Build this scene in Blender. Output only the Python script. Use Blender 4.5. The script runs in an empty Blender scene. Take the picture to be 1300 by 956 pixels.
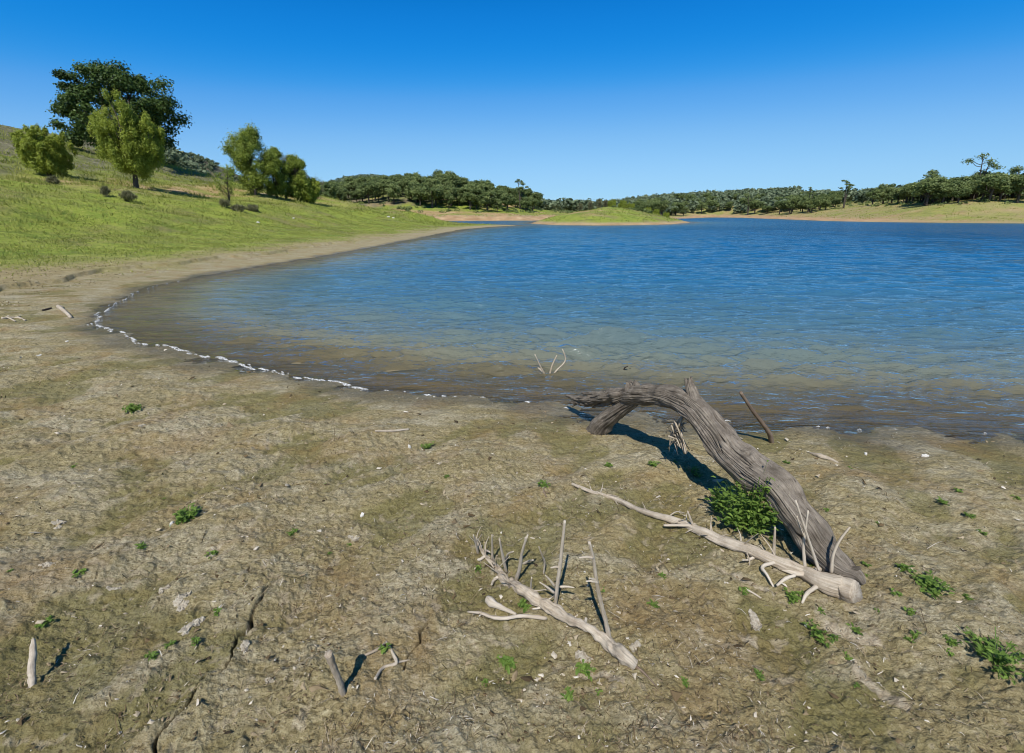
import bpy, math
import numpy as np
from mathutils import Vector

RNG = np.random.default_rng(7)
S = bpy.context.scene
COL = S.collection

# ------------------------------------------------------------------ camera model
F_PX, CX, CY, HOR = 578.0, 650.0, 433.0, 272.0
EYE = 1.7
PITCH = math.atan((CY - HOR) / F_PX)
CP, SP = math.cos(PITCH), math.sin(PITCH)


def ray(px, py):
    xc = (px - CX) / F_PX
    yc = -(py - CY) / F_PX
    return np.array([xc, CP + yc * SP, -SP + yc * CP])


def at_z(px, py, z=0.0):
    d = ray(px, py)
    t = (z - EYE) / d[2]
    return np.array([0, 0, EYE]) + d * t


def at_y(px, py, Y):
    d = ray(px, py)
    return np.array([0, 0, EYE]) + d * (Y / d[1])


def cam_depth(p):
    return float(p[1] * CP - (p[2] - EYE) * SP)


# sun: behind the camera, a little to the left
SUN_EL, SUN_AZ = math.radians(52), math.radians(191)
SUN = np.array([math.sin(SUN_AZ) * math.cos(SUN_EL), math.cos(SUN_AZ) * math.cos(SUN_EL), math.sin(SUN_EL)])


# ------------------------------------------------------------------ noise
_P = np.random.default_rng(3).permutation(1024)
_PERM = np.concatenate([_P, _P, _P])
_G2 = np.stack([np.cos(np.arange(1024) * 2.399963), np.sin(np.arange(1024) * 2.399963)], 1)
_G3 = np.random.default_rng(5).normal(size=(1024, 3))
_G3 /= np.linalg.norm(_G3, axis=1, keepdims=True)


def n2(x, y, seed=0):
    x = np.asarray(x, float) + seed * 37.17
    y = np.asarray(y, float) - seed * 11.93
    xi = np.floor(x).astype(int); yi = np.floor(y).astype(int)
    xf = x - xi; yf = y - yi
    u = xf * xf * xf * (xf * (xf * 6 - 15) + 10); v = yf * yf * yf * (yf * (yf * 6 - 15) + 10)

    def g(ix, iy, dx, dy):
        h = _PERM[_PERM[ix & 1023] + (iy & 1023)]
        return _G2[h, 0] * dx + _G2[h, 1] * dy
    a = g(xi, yi, xf, yf); b = g(xi + 1, yi, xf - 1, yf)
    c = g(xi, yi + 1, xf, yf - 1); d = g(xi + 1, yi + 1, xf - 1, yf - 1)
    return ((a + (b - a) * u) * (1 - v) + (c + (d - c) * u) * v) * 1.5


def n3(x, y, z, seed=0):
    x = np.asarray(x, float) + seed * 17.3; y = np.asarray(y, float) + seed * 5.7; z = np.asarray(z, float)
    xi = np.floor(x).astype(int); yi = np.floor(y).astype(int); zi = np.floor(z).astype(int)
    xf, yf, zf = x - xi, y - yi, z - zi
    f = lambda t: t * t * (3 - 2 * t)
    u, v, w = f(xf), f(yf), f(zf)
    r = 0
    for i in (0, 1):
        for j in (0, 1):
            for k in (0, 1):
                h = _PERM[_PERM[_PERM[(xi + i) & 1023] + ((yi + j) & 1023)] + ((zi + k) & 1023)]
                g = _G3[h]
                d = g[..., 0] * (xf - i) + g[..., 1] * (yf - j) + g[..., 2] * (zf - k)
                r = r + d * (u if i else 1 - u) * (v if j else 1 - v) * (w if k else 1 - w)
    return r * 1.6


def ss(a, b, x):
    t = np.clip((np.asarray(x, float) - a) / (b - a), 0, 1)
    return t * t * (3 - 2 * t)


# ------------------------------------------------------------------ shorelines (water level z = 0)
near_px = [(1300, 551), (1200, 547), (1090, 543), (960, 540), (900, 536), (837, 530), (780, 524), (726, 519), (680, 512),
           (640, 508), (560, 503), (520, 499), (480, 495), (420, 486), (345, 470), (290, 460), (240, 448), (190, 437),
           (150, 425), (118, 411), (122, 402), (138, 392), (150, 384), (165, 373), (200, 362), (260, 350), (330, 338), (400, 327),
           (450, 318), (500, 308.5), (550, 298.5), (590, 290.5), (640, 287.2), (657, 286.5), (646, 285.8), (600, 284.6), (556, 283.2),
           (538, 281.6), (552, 280.6), (600, 280.4), (640, 280.2), (672, 280.2), (700, 279.5), (760, 278.6), (870, 277.3),
           (900, 275.9), (945, 276.4), (975, 277.6), (1000, 278.4), (1050, 280.4), (1100, 281.6), (1200, 282.8), (1300, 283.6)]
LAKE = [tuple(at_z(*p)[:2]) for p in near_px]
LAKE = [(150, -30), (60, -12), (20, -1.0), (9, 2.4), (6, 3.05)] + LAKE + [(125, 88), (170, 75), (260, 40), (270, -30)]
isl_px = [(674, 283.8), (700, 285.4), (730, 285.8), (760, 286.0), (800, 285.6), (835, 285.2), (866, 283.6), (873, 282.4), (866, 281.3)]
ISLE = [tuple(at_z(*p)[:2]) for p in isl_px] + [(36, 134), (20, 138), (8, 124)]


def signed(poly, x, y):
    """distance to the polygon, positive outside"""
    x = np.asarray(x, float); y = np.asarray(y, float)
    if x.size <= 2000:
        A = np.asarray(poly, float); B = np.roll(A, -1, 0); E = B - A
        sh = x.shape; X = x.reshape(-1, 1); Y = y.reshape(-1, 1)
        dx, dy = X - A[:, 0], Y - A[:, 1]
        t = np.clip((dx * E[:, 0] + dy * E[:, 1]) / (E ** 2).sum(1), 0, 1)
        d = np.sqrt(((dx - t * E[:, 0]) ** 2 + (dy - t * E[:, 1]) ** 2).min(1))
        c = (A[:, 1] > Y) != (B[:, 1] > Y)
        xi = A[:, 0] + dy * E[:, 0] / np.where(E[:, 1] == 0, 1e-12, E[:, 1])
        ins = ((c & (X < xi)).sum(1) % 2) == 1
        return np.where(ins, -d, d).reshape(sh)
    d2 = np.full(x.shape, 1e18); ins = np.zeros(x.shape, bool)
    n = len(poly)
    for i in range(n):
        ax, ay = poly[i]; bx, by = poly[(i + 1) % n]
        ex, ey = bx - ax, by - ay
        t = np.clip(((x - ax) * ex + (y - ay) * ey) / (ex * ex + ey * ey), 0, 1)
        d2 = np.minimum(d2, (x - ax - t * ex) ** 2 + (y - ay - t * ey) ** 2)
        c = (ay > y) != (by > y)
        with np.errstate(divide='ignore', invalid='ignore'):
            xi = ax + (y - ay) * ex / (ey if ey != 0 else 1e-12)
        ins ^= c & (x < xi)
    d = np.sqrt(d2)
    return np.where(ins, -d, d)


def terrain(x, y, full=False):
    x = np.asarray(x, float); y = np.asarray(y, float)
    r = np.hypot(x, y)
    lake = signed(LAKE, x, y); isl = -signed(ISLE, x, y)
    wob = n2(x * 1.3, y * 1.3, 1) * .10 + n2(x * 4, y * 4, 2) * .035
    wob = wob * np.minimum(1, r / 6) + n2(x / 9, y / 9, 3) * ss(30, 90, r) * 1.2 + n2(x / 3, y / 3, 4) * ss(12, 40, r) * .35
    sdl = lake + wob
    sdi = isl + wob
    land = np.maximum(sdl, 0)
    near = np.interp(land, [0, 1, 3, 6, 20, 100, 400], [0, .05, .11, .19, .7, 3, 10])
    left = np.interp(land, [0, 1, 2.5, 6, 10, 16, 25, 30, 60, 100, 200, 500], [0, .05, .12, .32, .8, 2.35, 3.9, 4.7, 12.6, 22, 32, 42])
    lump = n2(x / 11, y / 11, 8) * .5 + n2(x / 4.2, y / 4.2, 9) * .16
    left = left + lump * ss(8, 22, land) * ss(2, 8, land)
    far = np.interp(land, [0, 2, 6, 15, 40, 100, 600], [0, .55, 1.3, 1.9, 2.6, 4, 8])
    farr = np.interp(land, [0, 3, 9, 25, 48, 100, 600], [0, .7, 1.5, 4.6, 7.4, 8.6, 12])
    wr = ss(10, 70, x)
    far = far * (1 - wr) + farr * wr * (.27 + .66 * ss(64, 120, x))
    sl = ss(-.74, -.55, x / np.maximum(y, 1))
    wfar = ss(80, 118, y) * sl + ss(180, 260, y) * (1 - sl)
    wfar = np.clip(wfar, 0, 1)
    wleft = ss(-5.5, -12, x)
    h = (near * (1 - wleft) + left * wleft) * (1 - wfar) + far * wfar

    def hill(cx, cy, hh, sxl, sxr, sy):
        sx = np.where(x < cx, sxl, sxr)
        return hh * np.exp(-((x - cx) / sx) ** 2 - ((y - cy) / sy) ** 2)
    m = ss(4, 40, land) * ss(95, 140, y)
    h = h + m * (hill(-26, 196, 8.0, 50, 26, 42) + hill(-262, 385, 40, 75, 48, 90) + hill(-150, 520, 30, 70, 62, 90)
                 + hill(66, 620, 9, 60, 70, 80) + hill(330, 420, 12, 200, 200, 120))
    # little eroded step on the mud flat
    stepd = land - (2.35 + .6 * n2(x / 2.2, y / 2.2, 11) + .15 * n2(x * 1.5, y * 1.5, 12))
    h = h + .10 * ss(-.035, .035, stepd) * ss(-4.5, -7, x) * ss(38, 24, y) * ss(3, 6, y)
    hi = np.interp(np.maximum(sdi, 0), [0, 2, 6, 14, 24, 40], [0, .6, 1.5, 2.9, 4.0, 4.3])
    sd = np.maximum(sdl, sdi)
    bed = -1.5 * (1 - np.exp(-np.maximum(-sd, 0) * .055))
    z = np.where(sdi > 0, hi, np.where(sdl > 0, h, bed))
    # rough relief of the slopes
    z = z + (n2(x / 7, y / 7, 21) * .22 + n2(x / 2.5, y / 2.5, 22) * .07) * ss(3, 12, sd) * ss(14, 30, r)
    if full:
        return z, sd, sdl, sdi
    return z


def poly_dist(pts, x, y):
    d2 = np.full(x.shape, 1e9)
    for (ax, ay), (bx, by) in zip(pts[:-1], pts[1:]):
        ex, ey = bx - ax, by - ay
        t = np.clip(((x - ax) * ex + (y - ay) * ey) / (ex * ex + ey * ey), 0, 1)
        d2 = np.minimum(d2, (x - ax - t * ex) ** 2 + (y - ay - t * ey) ** 2)
    return np.sqrt(d2)


CRACKS = [([(246, 868), (262, 850), (277, 843), (285, 822), (300, 805), (311, 778), (330, 755), (342, 738), (352, 727)], .012, .05),
          ([(352, 727), (372, 718), (400, 712), (420, 706), (440, 690)], .006, .02),
          ([(352, 727), (335, 722), (318, 712), (306, 706)], .005, .016),
          ([(196, 738), (203, 750), (205, 760)], .006, .03),
          ([(540, 775), (530, 795), (518, 815), (512, 830)], .006, .025),
          ([(246, 868), (225, 890), (200, 930), (190, 960)], .012, .05),
          ([(0, 560), (30, 548), (55, 545), (90, 530)], .008, .02),
          ([(110, 740), (120, 720), (150, 700), (170, 672), (200, 655)], .007, .02)]
CRACKS = [([tuple(at_z(px, py, .16)[:2]) for px, py in c], w, d) for c, w, d in CRACKS]


def detail(x, y, sd):
    """small relief of the mud flat, only worked out near the camera; returns height and crack mask"""
    r = np.hypot(x, y)
    out = np.zeros(x.shape); crk = np.zeros(x.shape); moss = np.zeros(x.shape)
    k = np.where((r < 16) & (sd > -1.5))[0]
    X, Y, R, D = x[k], y[k], r[k], sd[k]
    # grain of the flat runs obliquely
    a = .75
    U = X * math.cos(a) + Y * math.sin(a); V = -X * math.sin(a) + Y * math.cos(a)
    big = n2(U / .75, V / .42, 31)
    mid = n2(U / .30, V / .16, 32)
    h = .050 * big + .024 * mid - .012 * np.maximum(0, .25 - np.abs(n2(U / .8, V / .5, 37))) * 2
    h += .011 * n2(X / .085, Y / .07, 33) + .0085 * n2(X / .04, Y / .036, 34)
    h += (.0060 * n2(X / .019, Y / .017, 35) + .0036 * n2(X / .0095, Y / .0095, 36)) * ss(5, 2.5, R)
    h += .009 * np.maximum(0, n2(X / .06, Y / .05, 38)) ** 2 * 3
    amp = (.25 + .75 * ss(.05, 1.3, D)) * ss(-.6, .1, D) * ss(16, 10, R)
    h = h * amp
    wx = X + .03 * n2(X / .09, Y / .09, 41); wy = Y + .03 * n2(X / .09, Y / .09, 42)
    c = np.zeros(X.shape)
    for pts, w, dep in CRACKS:
        xs = [p[0] for p in pts]; ys = [p[1] for p in pts]
        s = np.where((X > min(xs) - .1) & (X < max(xs) + .1) & (Y > min(ys) - .1) & (Y < max(ys) + .1))[0]
        d = poly_dist(pts, wx[s], wy[s])
        ww = w * .42 * (.75 + .6 * n2(X[s] / .05, Y[s] / .05, 43))
        g = np.exp(-(d / np.maximum(ww, .002)) ** 2)
        h[s] -= dep * .9 * g
        h[s] += .006 * np.exp(-(d / .06) ** 2) * (1 - g)
        c[s] = np.maximum(c[s], g)
    out[k] = h; crk[k] = c
    moss[k] = ss(.0, .5, -big * .7 - mid * .5 + n2(X / .9, Y / .9, 44) * .9)
    return out, crk, moss


SANDS = [([(1066, 772), (1085, 782), (1108, 790)], .035), ([(1088, 822), (1105, 838), (1122, 850), (1150, 868)], .026), ([(790, 850), (770, 838), (735, 835)], .012),
         ([(950, 786), (962, 790)], .014), ([(905, 700), (985, 735)], .012)]
SANDS = [([tuple(at_z(px, py, .16)[:2]) for px, py in c], w) for c, w in SANDS]


def ground_z(x, y):
    x = np.atleast_1d(np.asarray(x, float)); y = np.atleast_1d(np.asarray(y, float))
    z, sd, _, _ = terrain(x, y, True)
    return z + detail(x, y, sd)[0]


def gz(x, y):
    return float(ground_z(x, y)[0])


def on_ground(px, py, lift=0.0):
    """the point of the ground seen at a place of the photograph"""
    d = ray(px, py); o = np.array([0, 0, EYE]); z = .15
    for _ in range(8):
        p = o + d * ((z - EYE) / d[2])
        z = gz(p[0], p[1]) + lift
    return np.array([p[0], p[1], z])


# ------------------------------------------------------------------ mesh helpers
class MB:
    def __init__(self):
        self.v = []; self.f4 = []; self.f3 = []; self.n = 0; self.att = {}

    def add(self, v, quads=None, tris=None, **att):
        v = np.asarray(v, float).reshape(-1, 3)
        if quads is not None and len(quads): self.f4.append(np.asarray(quads, int) + self.n)
        if tris is not None and len(tris): self.f3.append(np.asarray(tris, int) + self.n)
        for k, a in att.items():
            self.att.setdefault(k, []).append(np.asarray(a, float))
        self.v.append(v); self.n += len(v)

    def mesh(self, name, mats, smooth=True, fmat=None):
        v = np.concatenate(self.v)
        q = np.concatenate(self.f4) if self.f4 else np.zeros((0, 4), int)
        t = np.concatenate(self.f3) if self.f3 else np.zeros((0, 3), int)
        me = bpy.data.meshes.new(name)
        me.vertices.add(len(v)); me.vertices.foreach_set('co', v.ravel())
        loops = np.concatenate([q.ravel(), t.ravel()])
        me.loops.add(len(loops)); me.loops.foreach_set('vertex_index', loops)
        me.polygons.add(len(q) + len(t))
        st = np.concatenate([np.arange(len(q)) * 4, len(q) * 4 + np.arange(len(t)) * 3])
        me.polygons.foreach_set('loop_start', st)
        me.polygons.foreach_set('use_smooth', np.full(len(q) + len(t), smooth))
        for m in (mats if isinstance(mats, (list, tuple)) else [mats]): me.materials.append(m)
        if fmat is not None: me.polygons.foreach_set('material_index', np.asarray(fmat, int))
        for k, parts in self.att.items():
            a = np.concatenate(parts)
            if a.ndim == 1:
                at = me.attributes.new(k, 'FLOAT', 'POINT'); at.data.foreach_set('value', a)
            else:
                at = me.attributes.new(k, 'FLOAT_VECTOR', 'POINT'); at.data.foreach_set('vector', a.ravel())
        me.update(calc_edges=True)
        me.validate()
        return me


def link(name, me, parent=None, loc=(0, 0, 0), rotz=0.0, scale=1.0):
    o = bpy.data.objects.new(name, me); COL.objects.link(o)
    o.location = loc; o.rotation_euler = (0, 0, rotz)
    o.scale = (scale,) * 3 if np.isscalar(scale) else scale
    if parent is not None: o.parent = parent
    return o


def tag(o, label=None, cat=None, group=None, kind=None):
    if label: o['label'] = label
    if cat: o['category'] = cat
    if group: o['group'] = group
    if kind: o['kind'] = kind
    return o


def thing(name, label, cat, loc=(0, 0, 0), rotz=0.0, scale=1.0, group=None):
    return tag(link(name, None, None, loc, rotz, scale), label, cat, group)


def smooth_path(P, R, n):
    P = np.asarray(P, float); R = np.asarray(R, float)
    if len(P) == 2:
        t = np.linspace(0, 1, n)[:, None]
        return P[0] * (1 - t) + P[1] * t, R[0] * (1 - t[:, 0]) + R[1] * t[:, 0]
    seg = np.linalg.norm(np.diff(P, axis=0), axis=1)
    s = np.concatenate([[0], np.cumsum(seg)])
    u = np.linspace(0, s[-1], n)
    T = np.gradient(P, s, axis=0)
    i = np.clip(np.searchsorted(s, u, side='right') - 1, 0, len(P) - 2)
    h = (s[i + 1] - s[i]); t = ((u - s[i]) / h)[:, None]; h = h[:, None]
    p = (2 * t**3 - 3 * t**2 + 1) * P[i] + (t**3 - 2 * t**2 + t) * h * T[i] + (-2 * t**3 + 3 * t**2) * P[i + 1] + (t**3 - t**2) * h * T[i + 1]
    return p, np.interp(u, s, R)


def sweep(mb, P, R, around=8, along=12, groove=0.0, rough=0.0, seed=0, jag=0.0, aspect=1.0, gf=5.0, crack=0.0, knots=(), **att):
    """a tapering tube along a path, grooved along its grain; jag splinters its far end"""
    p, r = smooth_path(P, R, along)
    T = np.gradient(p, axis=0); T /= np.linalg.norm(T, axis=1, keepdims=True) + 1e-12
    ref = np.array([0, 0, 1.0]) if abs(T[0, 2]) < .9 else np.array([1.0, 0, 0])
    N = np.cross(T[0], ref); N /= np.linalg.norm(N)
    Ns = []
    for k in range(along):
        N = N - T[k] * np.dot(N, T[k]); N /= np.linalg.norm(N); Ns.append(N)
    Ns = np.array(Ns); B = np.cross(T, Ns)
    th = np.arange(around) / around * 2 * math.pi
    c, s = np.cos(th)[None, :], np.sin(th)[None, :]
    L = np.concatenate([[0], np.cumsum(np.linalg.norm(np.diff(p, axis=0), axis=1))])[:, None]
    rm = float(np.max(r))
    gx, gy, gzz = c + 0 * L, s + 0 * L, L / rm + 0 * c
    m = np.ones((along, around))
    if groove:
        g = n3(gx * gf, gy * gf, gzz * .35, seed)
        g2 = n3(gx * gf * 2.6, gy * gf * 2.6, gzz * .5, seed + 3)
        m += groove * (-np.abs(g) * 1.6 + .35 + .45 * g2)
    if crack:      # long drying cracks that open and close along the grain
        tw = .5 * n3(gx * .8, gy * .8, gzz * .25, seed + 21)
        for q, (fr, ln) in enumerate(((2.1, .13), (3.6, .22))):
            cc = np.abs(n3(gx * fr + tw, gy * fr - tw, gzz * ln, seed + 31 + q))
            on = ss(-.05, .35, n3(gx * .9, gy * .9, gzz * .5, seed + 41 + q))
            m -= crack * np.exp(-(cc / (.035 + .03 * on)) ** 2) * on
    for kt, ka, ks, kh in knots:
        dl = (gzz - kt) / ks; da = np.angle(np.exp(1j * (th[None, :] - ka))) / ks
        e = dl ** 2 + da ** 2
        m += kh * np.exp(-e) - kh * 1.9 * np.exp(-e * 7)
    if rough:
        m += rough * n3(gx * 1.1, gy * 1.1, gzz * .8, seed + 5)
    rr = r[:, None] * m
    off = np.zeros_like(rr)
    if jag:
        e = np.zeros((along, 1)); e[-max(2, along // 5):, 0] = np.linspace(0, 1, max(2, along // 5)) ** 1.5
        off = e * jag * n3(gx * 2.2, gy * 2.2, 0 * gzz, seed + 9) * 1.4
    V = p[:, None, :] + Ns[:, None, :] * (c * rr)[..., None] + B[:, None, :] * (s * rr * aspect)[..., None] + T[:, None, :] * off[..., None]
    i, j = np.meshgrid(np.arange(along - 1), np.arange(around), indexing='ij')
    a = i * around + j; b = i * around + (j + 1) % around
    q = np.stack([a, b, b + around, a + around], -1).reshape(-1, 4)
    nV = along * around
    V = V.reshape(-1, 3)
    G = np.stack([gx * rm, gy * rm, L * .12 + 0 * c], -1).reshape(-1, 3) + seed * 3.1
    V = np.concatenate([V, [p[0], p[-1] - T[-1] * (jag * .5 + r[-1] * .15)]])
    G = np.concatenate([G, [G[0], G[-1]]])
    jj = np.arange(around); k2 = (jj + 1) % around
    tr = np.concatenate([np.stack([k2, jj, np.full(around, nV)], 1),
                         np.stack([jj + nV - around, k2 + nV - around, np.full(around, nV + 1)], 1)])
    ends = np.zeros(len(V)); ends[-1] = 1; ends[-2] = 1
    mb.add(V, q, tr, grain=G, **{k: np.full(len(V), v) for k, v in att.items()})


# ------------------------------------------------------------------ material helpers
class NT:
    def __init__(self, name):
        self.m = bpy.data.materials.new(name); self.m.use_nodes = True
        self.t = self.m.node_tree; self.t.nodes.clear()
        self.out = self.t.nodes.new('ShaderNodeOutputMaterial')

    def n(self, kind, **kw):
        nd = self.t.nodes.new('ShaderNode' + kind)
        for k, v in kw.items():
            if k.startswith('i_'):
                key = k[2:].replace('_', ' ')
                nd.inputs[key].default_value = v
            else:
                setattr(nd, k, v)
        return nd

    def l(self, a, b):
        self.t.links.new(a, b)

    def attr(self, name, vec=False):
        nd = self.n('Attribute', attribute_name=name)
        return nd.outputs['Vector'] if vec else nd.outputs['Fac']

    def noise(self, vec, scale, detail=4, rough=.55, dist=0.0):
        nd = self.n('TexNoise', i_Scale=scale, i_Detail=detail, i_Roughness=rough, i_Distortion=dist)
        if vec is not None: self.l(vec, nd.inputs['Vector'])
        return nd.outputs['Fac']

    def ramp(self, fac, stops, interp='LINEAR'):
        nd = self.n('ValToRGB'); cr = nd.color_ramp; cr.interpolation = interp
        while len(cr.elements) < len(stops): cr.elements.new(.5)
        for e, (p, c) in zip(cr.elements, stops):
            e.position = p; e.color = (*c, 1) if len(c) == 3 else c
        self.l(fac, nd.inputs['Fac'])
        return nd.outputs['Color']

    def mix(self, fac, a, b, blend='MIX'):
        nd = self.n('Mix', data_type='RGBA', blend_type=blend)
        for s, k in ((fac, 0), (a, 6), (b, 7)):
            if hasattr(s, 'is_linked'): self.l(s, nd.inputs[k])
            elif k == 0: nd.inputs[0].default_value = s
            else: nd.inputs[k].default_value = (*s, 1)
        return nd.outputs[2]

    def math(self, op, a, b=None, clamp=False):
        nd = self.n('Math', operation=op, use_clamp=clamp)
        for s, k in ((a, 0), (b, 1)):
            if s is None: continue
            if hasattr(s, 'is_linked'): self.l(s, nd.inputs[k])
            else: nd.inputs[k].default_value = s
        return nd.outputs[0]

    def rng(self, v, a, b, c=0.0, d=1.0):
        nd = self.n('MapRange', clamp=True)
        self.l(v, nd.inputs[0])
        for k, x in zip((1, 2, 3, 4), (a, b, c, d)): nd.inputs[k].default_value = x
        return nd.outputs[0]

    def bump(self, h, strength, dist, normal=None):
        nd = self.n('Bump', i_Strength=strength, i_Distance=dist)
        self.l(h, nd.inputs['Height'])
        if normal is not None: self.l(normal, nd.inputs['Normal'])
        return nd.outputs['Normal']

    def surf(self, color, rough=.9, normal=None, spec=.2):
        b = self.n('BsdfPrincipled')
        if not hasattr(rough, 'is_linked'): b.inputs['Roughness'].default_value = rough
        b.inputs['Specular IOR Level'].default_value = spec
        if hasattr(color, 'is_linked'): self.l(color, b.inputs['Base Color'])
        else: b.inputs['Base Color'].default_value = (*color, 1)
        if hasattr(rough, 'is_linked'): self.l(rough, b.inputs['Roughness'])
        if normal is not None: self.l(normal, b.inputs['Normal'])
        self.l(b.outputs[0], self.out.inputs['Surface'])
        return b


def mat_ground():
    k = NT('ground'); pos = k.n('NewGeometry').outputs['Position']
    sd, grass, moss, wet, crack, dry = (k.attr(a) for a in ('sd', 'grass', 'moss', 'wet', 'crack', 'dry'))
    mp = k.n('Mapping'); mp.inputs['Rotation'].default_value = (0, 0, -.75); mp.inputs['Scale'].default_value = (.45, 1.3, 1)
    k.l(pos, mp.inputs['Vector']); pv = mp.outputs['Vector']
    fine = k.noise(pos, 160, 5, .7); fib = k.noise(pv, 55, 7, .72, 1.2)
    blot = k.noise(pv, 3.2, 6, .65, .6); blot2 = k.noise(pos, 9, 5, .6, .4)
    mud = k.ramp(fib, [(.24, (.066, .051, .021)), (.40, (.215, .172, .080)), (.56, (.365, .305, .160)), (.74, (.58, .50, .31))])
    grey = k.ramp(fib, [(.24, (.085, .072, .040)), (.46, (.320, .275, .168)), (.68, (.60, .54, .39))])
    c = k.mix(k.rng(blot, .45, .62), mud, grey)
    mossc = k.ramp(fine, [(.3, (.080, .076, .018)), (.7, (.245, .220, .070))])
    c = k.mix(k.math('MULTIPLY', k.rng(k.math('ADD', k.math('MULTIPLY', moss, .5), k.math('ADD', k.math('MULTIPLY', blot2, .5), k.math('MULTIPLY', fib, .45))), .60, .90), .62), c, mossc)
    rust = k.noise(pos, 2.1, 4, .6, .5)
    c = k.mix(k.rng(rust, .50, .70, 0, .5), c, (.27, .165, .062))
    # pale crumbs and dark pits of the crust
    vor = k.n('TexVoronoi', i_Scale=70.0, i_Randomness=1.0); k.l(pos, vor.inputs['Vector'])
    crumb = k.math('MULTIPLY', k.rng(vor.outputs['Distance'], .16, .08), k.rng(k.noise(pos, 16, 3), .56, .64))
    c = k.mix(k.math('MULTIPLY', crumb, .8), c, (.52, .48, .38))
    c = k.mix(k.rng(fine, .42, .30, 0, .7), c, (.028, .021, .010))
    c = k.mix(k.math('MULTIPLY', crack, .85), c, (.018, .013, .008))
    c = k.mix(k.math('MULTIPLY', k.attr('sand'), .85), c, k.ramp(fib, [(.3, (.30, .235, .15)), (.7, (.60, .52, .39))]))
    # dry straw and bare earth, then green grass on the slopes
    n1 = k.noise(pos, .55, 6, .7); n2_ = k.noise(pos, 5.5, 6, .72)
    straw = k.ramp(n2_, [(.3, (.17, .125, .052)), (.5, (.33, .26, .125)), (.7, (.48, .40, .22))])
    c = k.mix(dry, c, straw)
    green = k.ramp(n2_, [(.28, (.110, .145, .016)), (.45, (.215, .265, .034)), (.60, (.300, .330, .058)), (.75, (.40, .375, .13))])
    green = k.mix(k.rng(n1, .50, .68, 0, .65), green, (.105, .185, .022))
    green = k.mix(k.rng(k.noise(pos, .17, 5, .7), .50, .62, 0, .7), green, (.215, .165, .080))
    green = k.mix(k.rng(k.noise(pos, .9, 7, .75, .6), .50, .62, 0, .55), green, (.070, .095, .022))
    c = k.mix(grass, c, green)
    orange = k.ramp(k.noise(pos, .35, 6, .7), [(.3, (.28, .17, .085)), (.55, (.44, .29, .155)), (.75, (.56, .44, .28))])
    c = k.mix(k.attr('bare'), c, orange)
    c = k.mix(k.attr('brush'), c, k.ramp(k.noise(pos, 1.4, 7, .75), [(.33, (.045, .050, .020)), (.5, (.135, .125, .075)), (.66, (.27, .235, .175))]))
    c = k.mix(k.math('MULTIPLY', wet, .7), c, k.mix(.7, c, (.060, .046, .026)))
    bed = k.rng(sd, -.02, -.25)
    c = k.mix(bed, c, (.30, .24, .135))
    h = k.math('ADD', fib, k.math('MULTIPLY', fine, .6))
    nrm = k.bump(h, 1.0, .009)
    nrm = k.bump(k.noise(pv, 15, 7, .72, .5), .6, .03, nrm)
    nrm = k.bump(n2_, k_far_bump, .10, nrm)
    rough = k.rng(wet, 0, 1, .95, .38)
    k.surf(c, rough, nrm, .25)
    return k.m


k_far_bump = .55


def mat_water():
    k = NT('lake_water'); pos = k.n('NewGeometry').outputs['Position']
    dep, dist = k.attr('depth'), k.attr('dist')
    mp = k.n('Mapping'); mp.inputs['Scale'].default_value = (.42, 1.6, 1); mp.inputs['Rotation'].default_value = (0, 0, .12)
    k.l(pos, mp.inputs['Vector'])
    w1 = k.noise(mp.outputs['Vector'], 9.0, 4, .6, .3); w2 = k.noise(mp.outputs['Vector'], 1.1, 5, .62, .3)
    w3 = k.noise(mp.outputs['Vector'], .12, 4, .6)
    w0 = k.noise(mp.outputs['Vector'], 3.2, 5, .6, .5)
    b = k.bump(w0, .8, .085, k.bump(w1, .7, .035))
    nb = k.n('Bump', i_Distance=.42); k.l(w2, nb.inputs['Height']); k.l(b, nb.inputs['Normal'])
    k.l(k.rng(dist, 4, 60, .30, 1.0), nb.inputs['Strength'])
    nrm = nb.outputs['Normal']
    body = k.ramp(k.math('DIVIDE', dep, 1.5), [(0, (.200, .168, .092)), (.05, (.175, .155, .090)), (.10, (.135, .165, .140)), (.19, (.075, .150, .185)), (.38, (.030, .130, .235)), (.75, (.008, .095, .220)), (1, (.003, .072, .195))])
    body = k.mix(k.rng(w3, .4, .65, 0, .4), body, k.mix(.5, body, (.004, .045, .10)))
    dif = k.n('BsdfDiffuse'); k.l(body, dif.inputs['Color']); k.l(nrm, dif.inputs['Normal'])
    tr = k.n('BsdfTransparent'); tr.inputs['Color'].default_value = (.85, .80, .68, 1)
    opac = k.rng(dep, 0, .10, .10, 1.0)
    mx = k.n('MixShader'); k.l(opac, mx.inputs[0]); k.l(tr.outputs[0], mx.inputs[1]); k.l(dif.outputs[0], mx.inputs[2])
    gl = k.n('BsdfGlossy', i_Roughness=.05); k.l(nrm, gl.inputs['Normal'])
    gl.inputs['Color'].default_value = (.90, .96, 1, 1); k.l(k.rng(dist, 5, 90, .03, .15), gl.inputs['Roughness'])
    fr = k.n('Fresnel', i_IOR=1.33); k.l(nrm, fr.inputs['Normal'])
    m2 = k.n('MixShader'); k.l(fr.outputs[0], m2.inputs[0]); k.l(mx.outputs[0], m2.inputs[1]); k.l(gl.outputs[0], m2.inputs[2])
    k.l(m2.outputs[0], k.out.inputs['Surface'])
    return k.m


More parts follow.
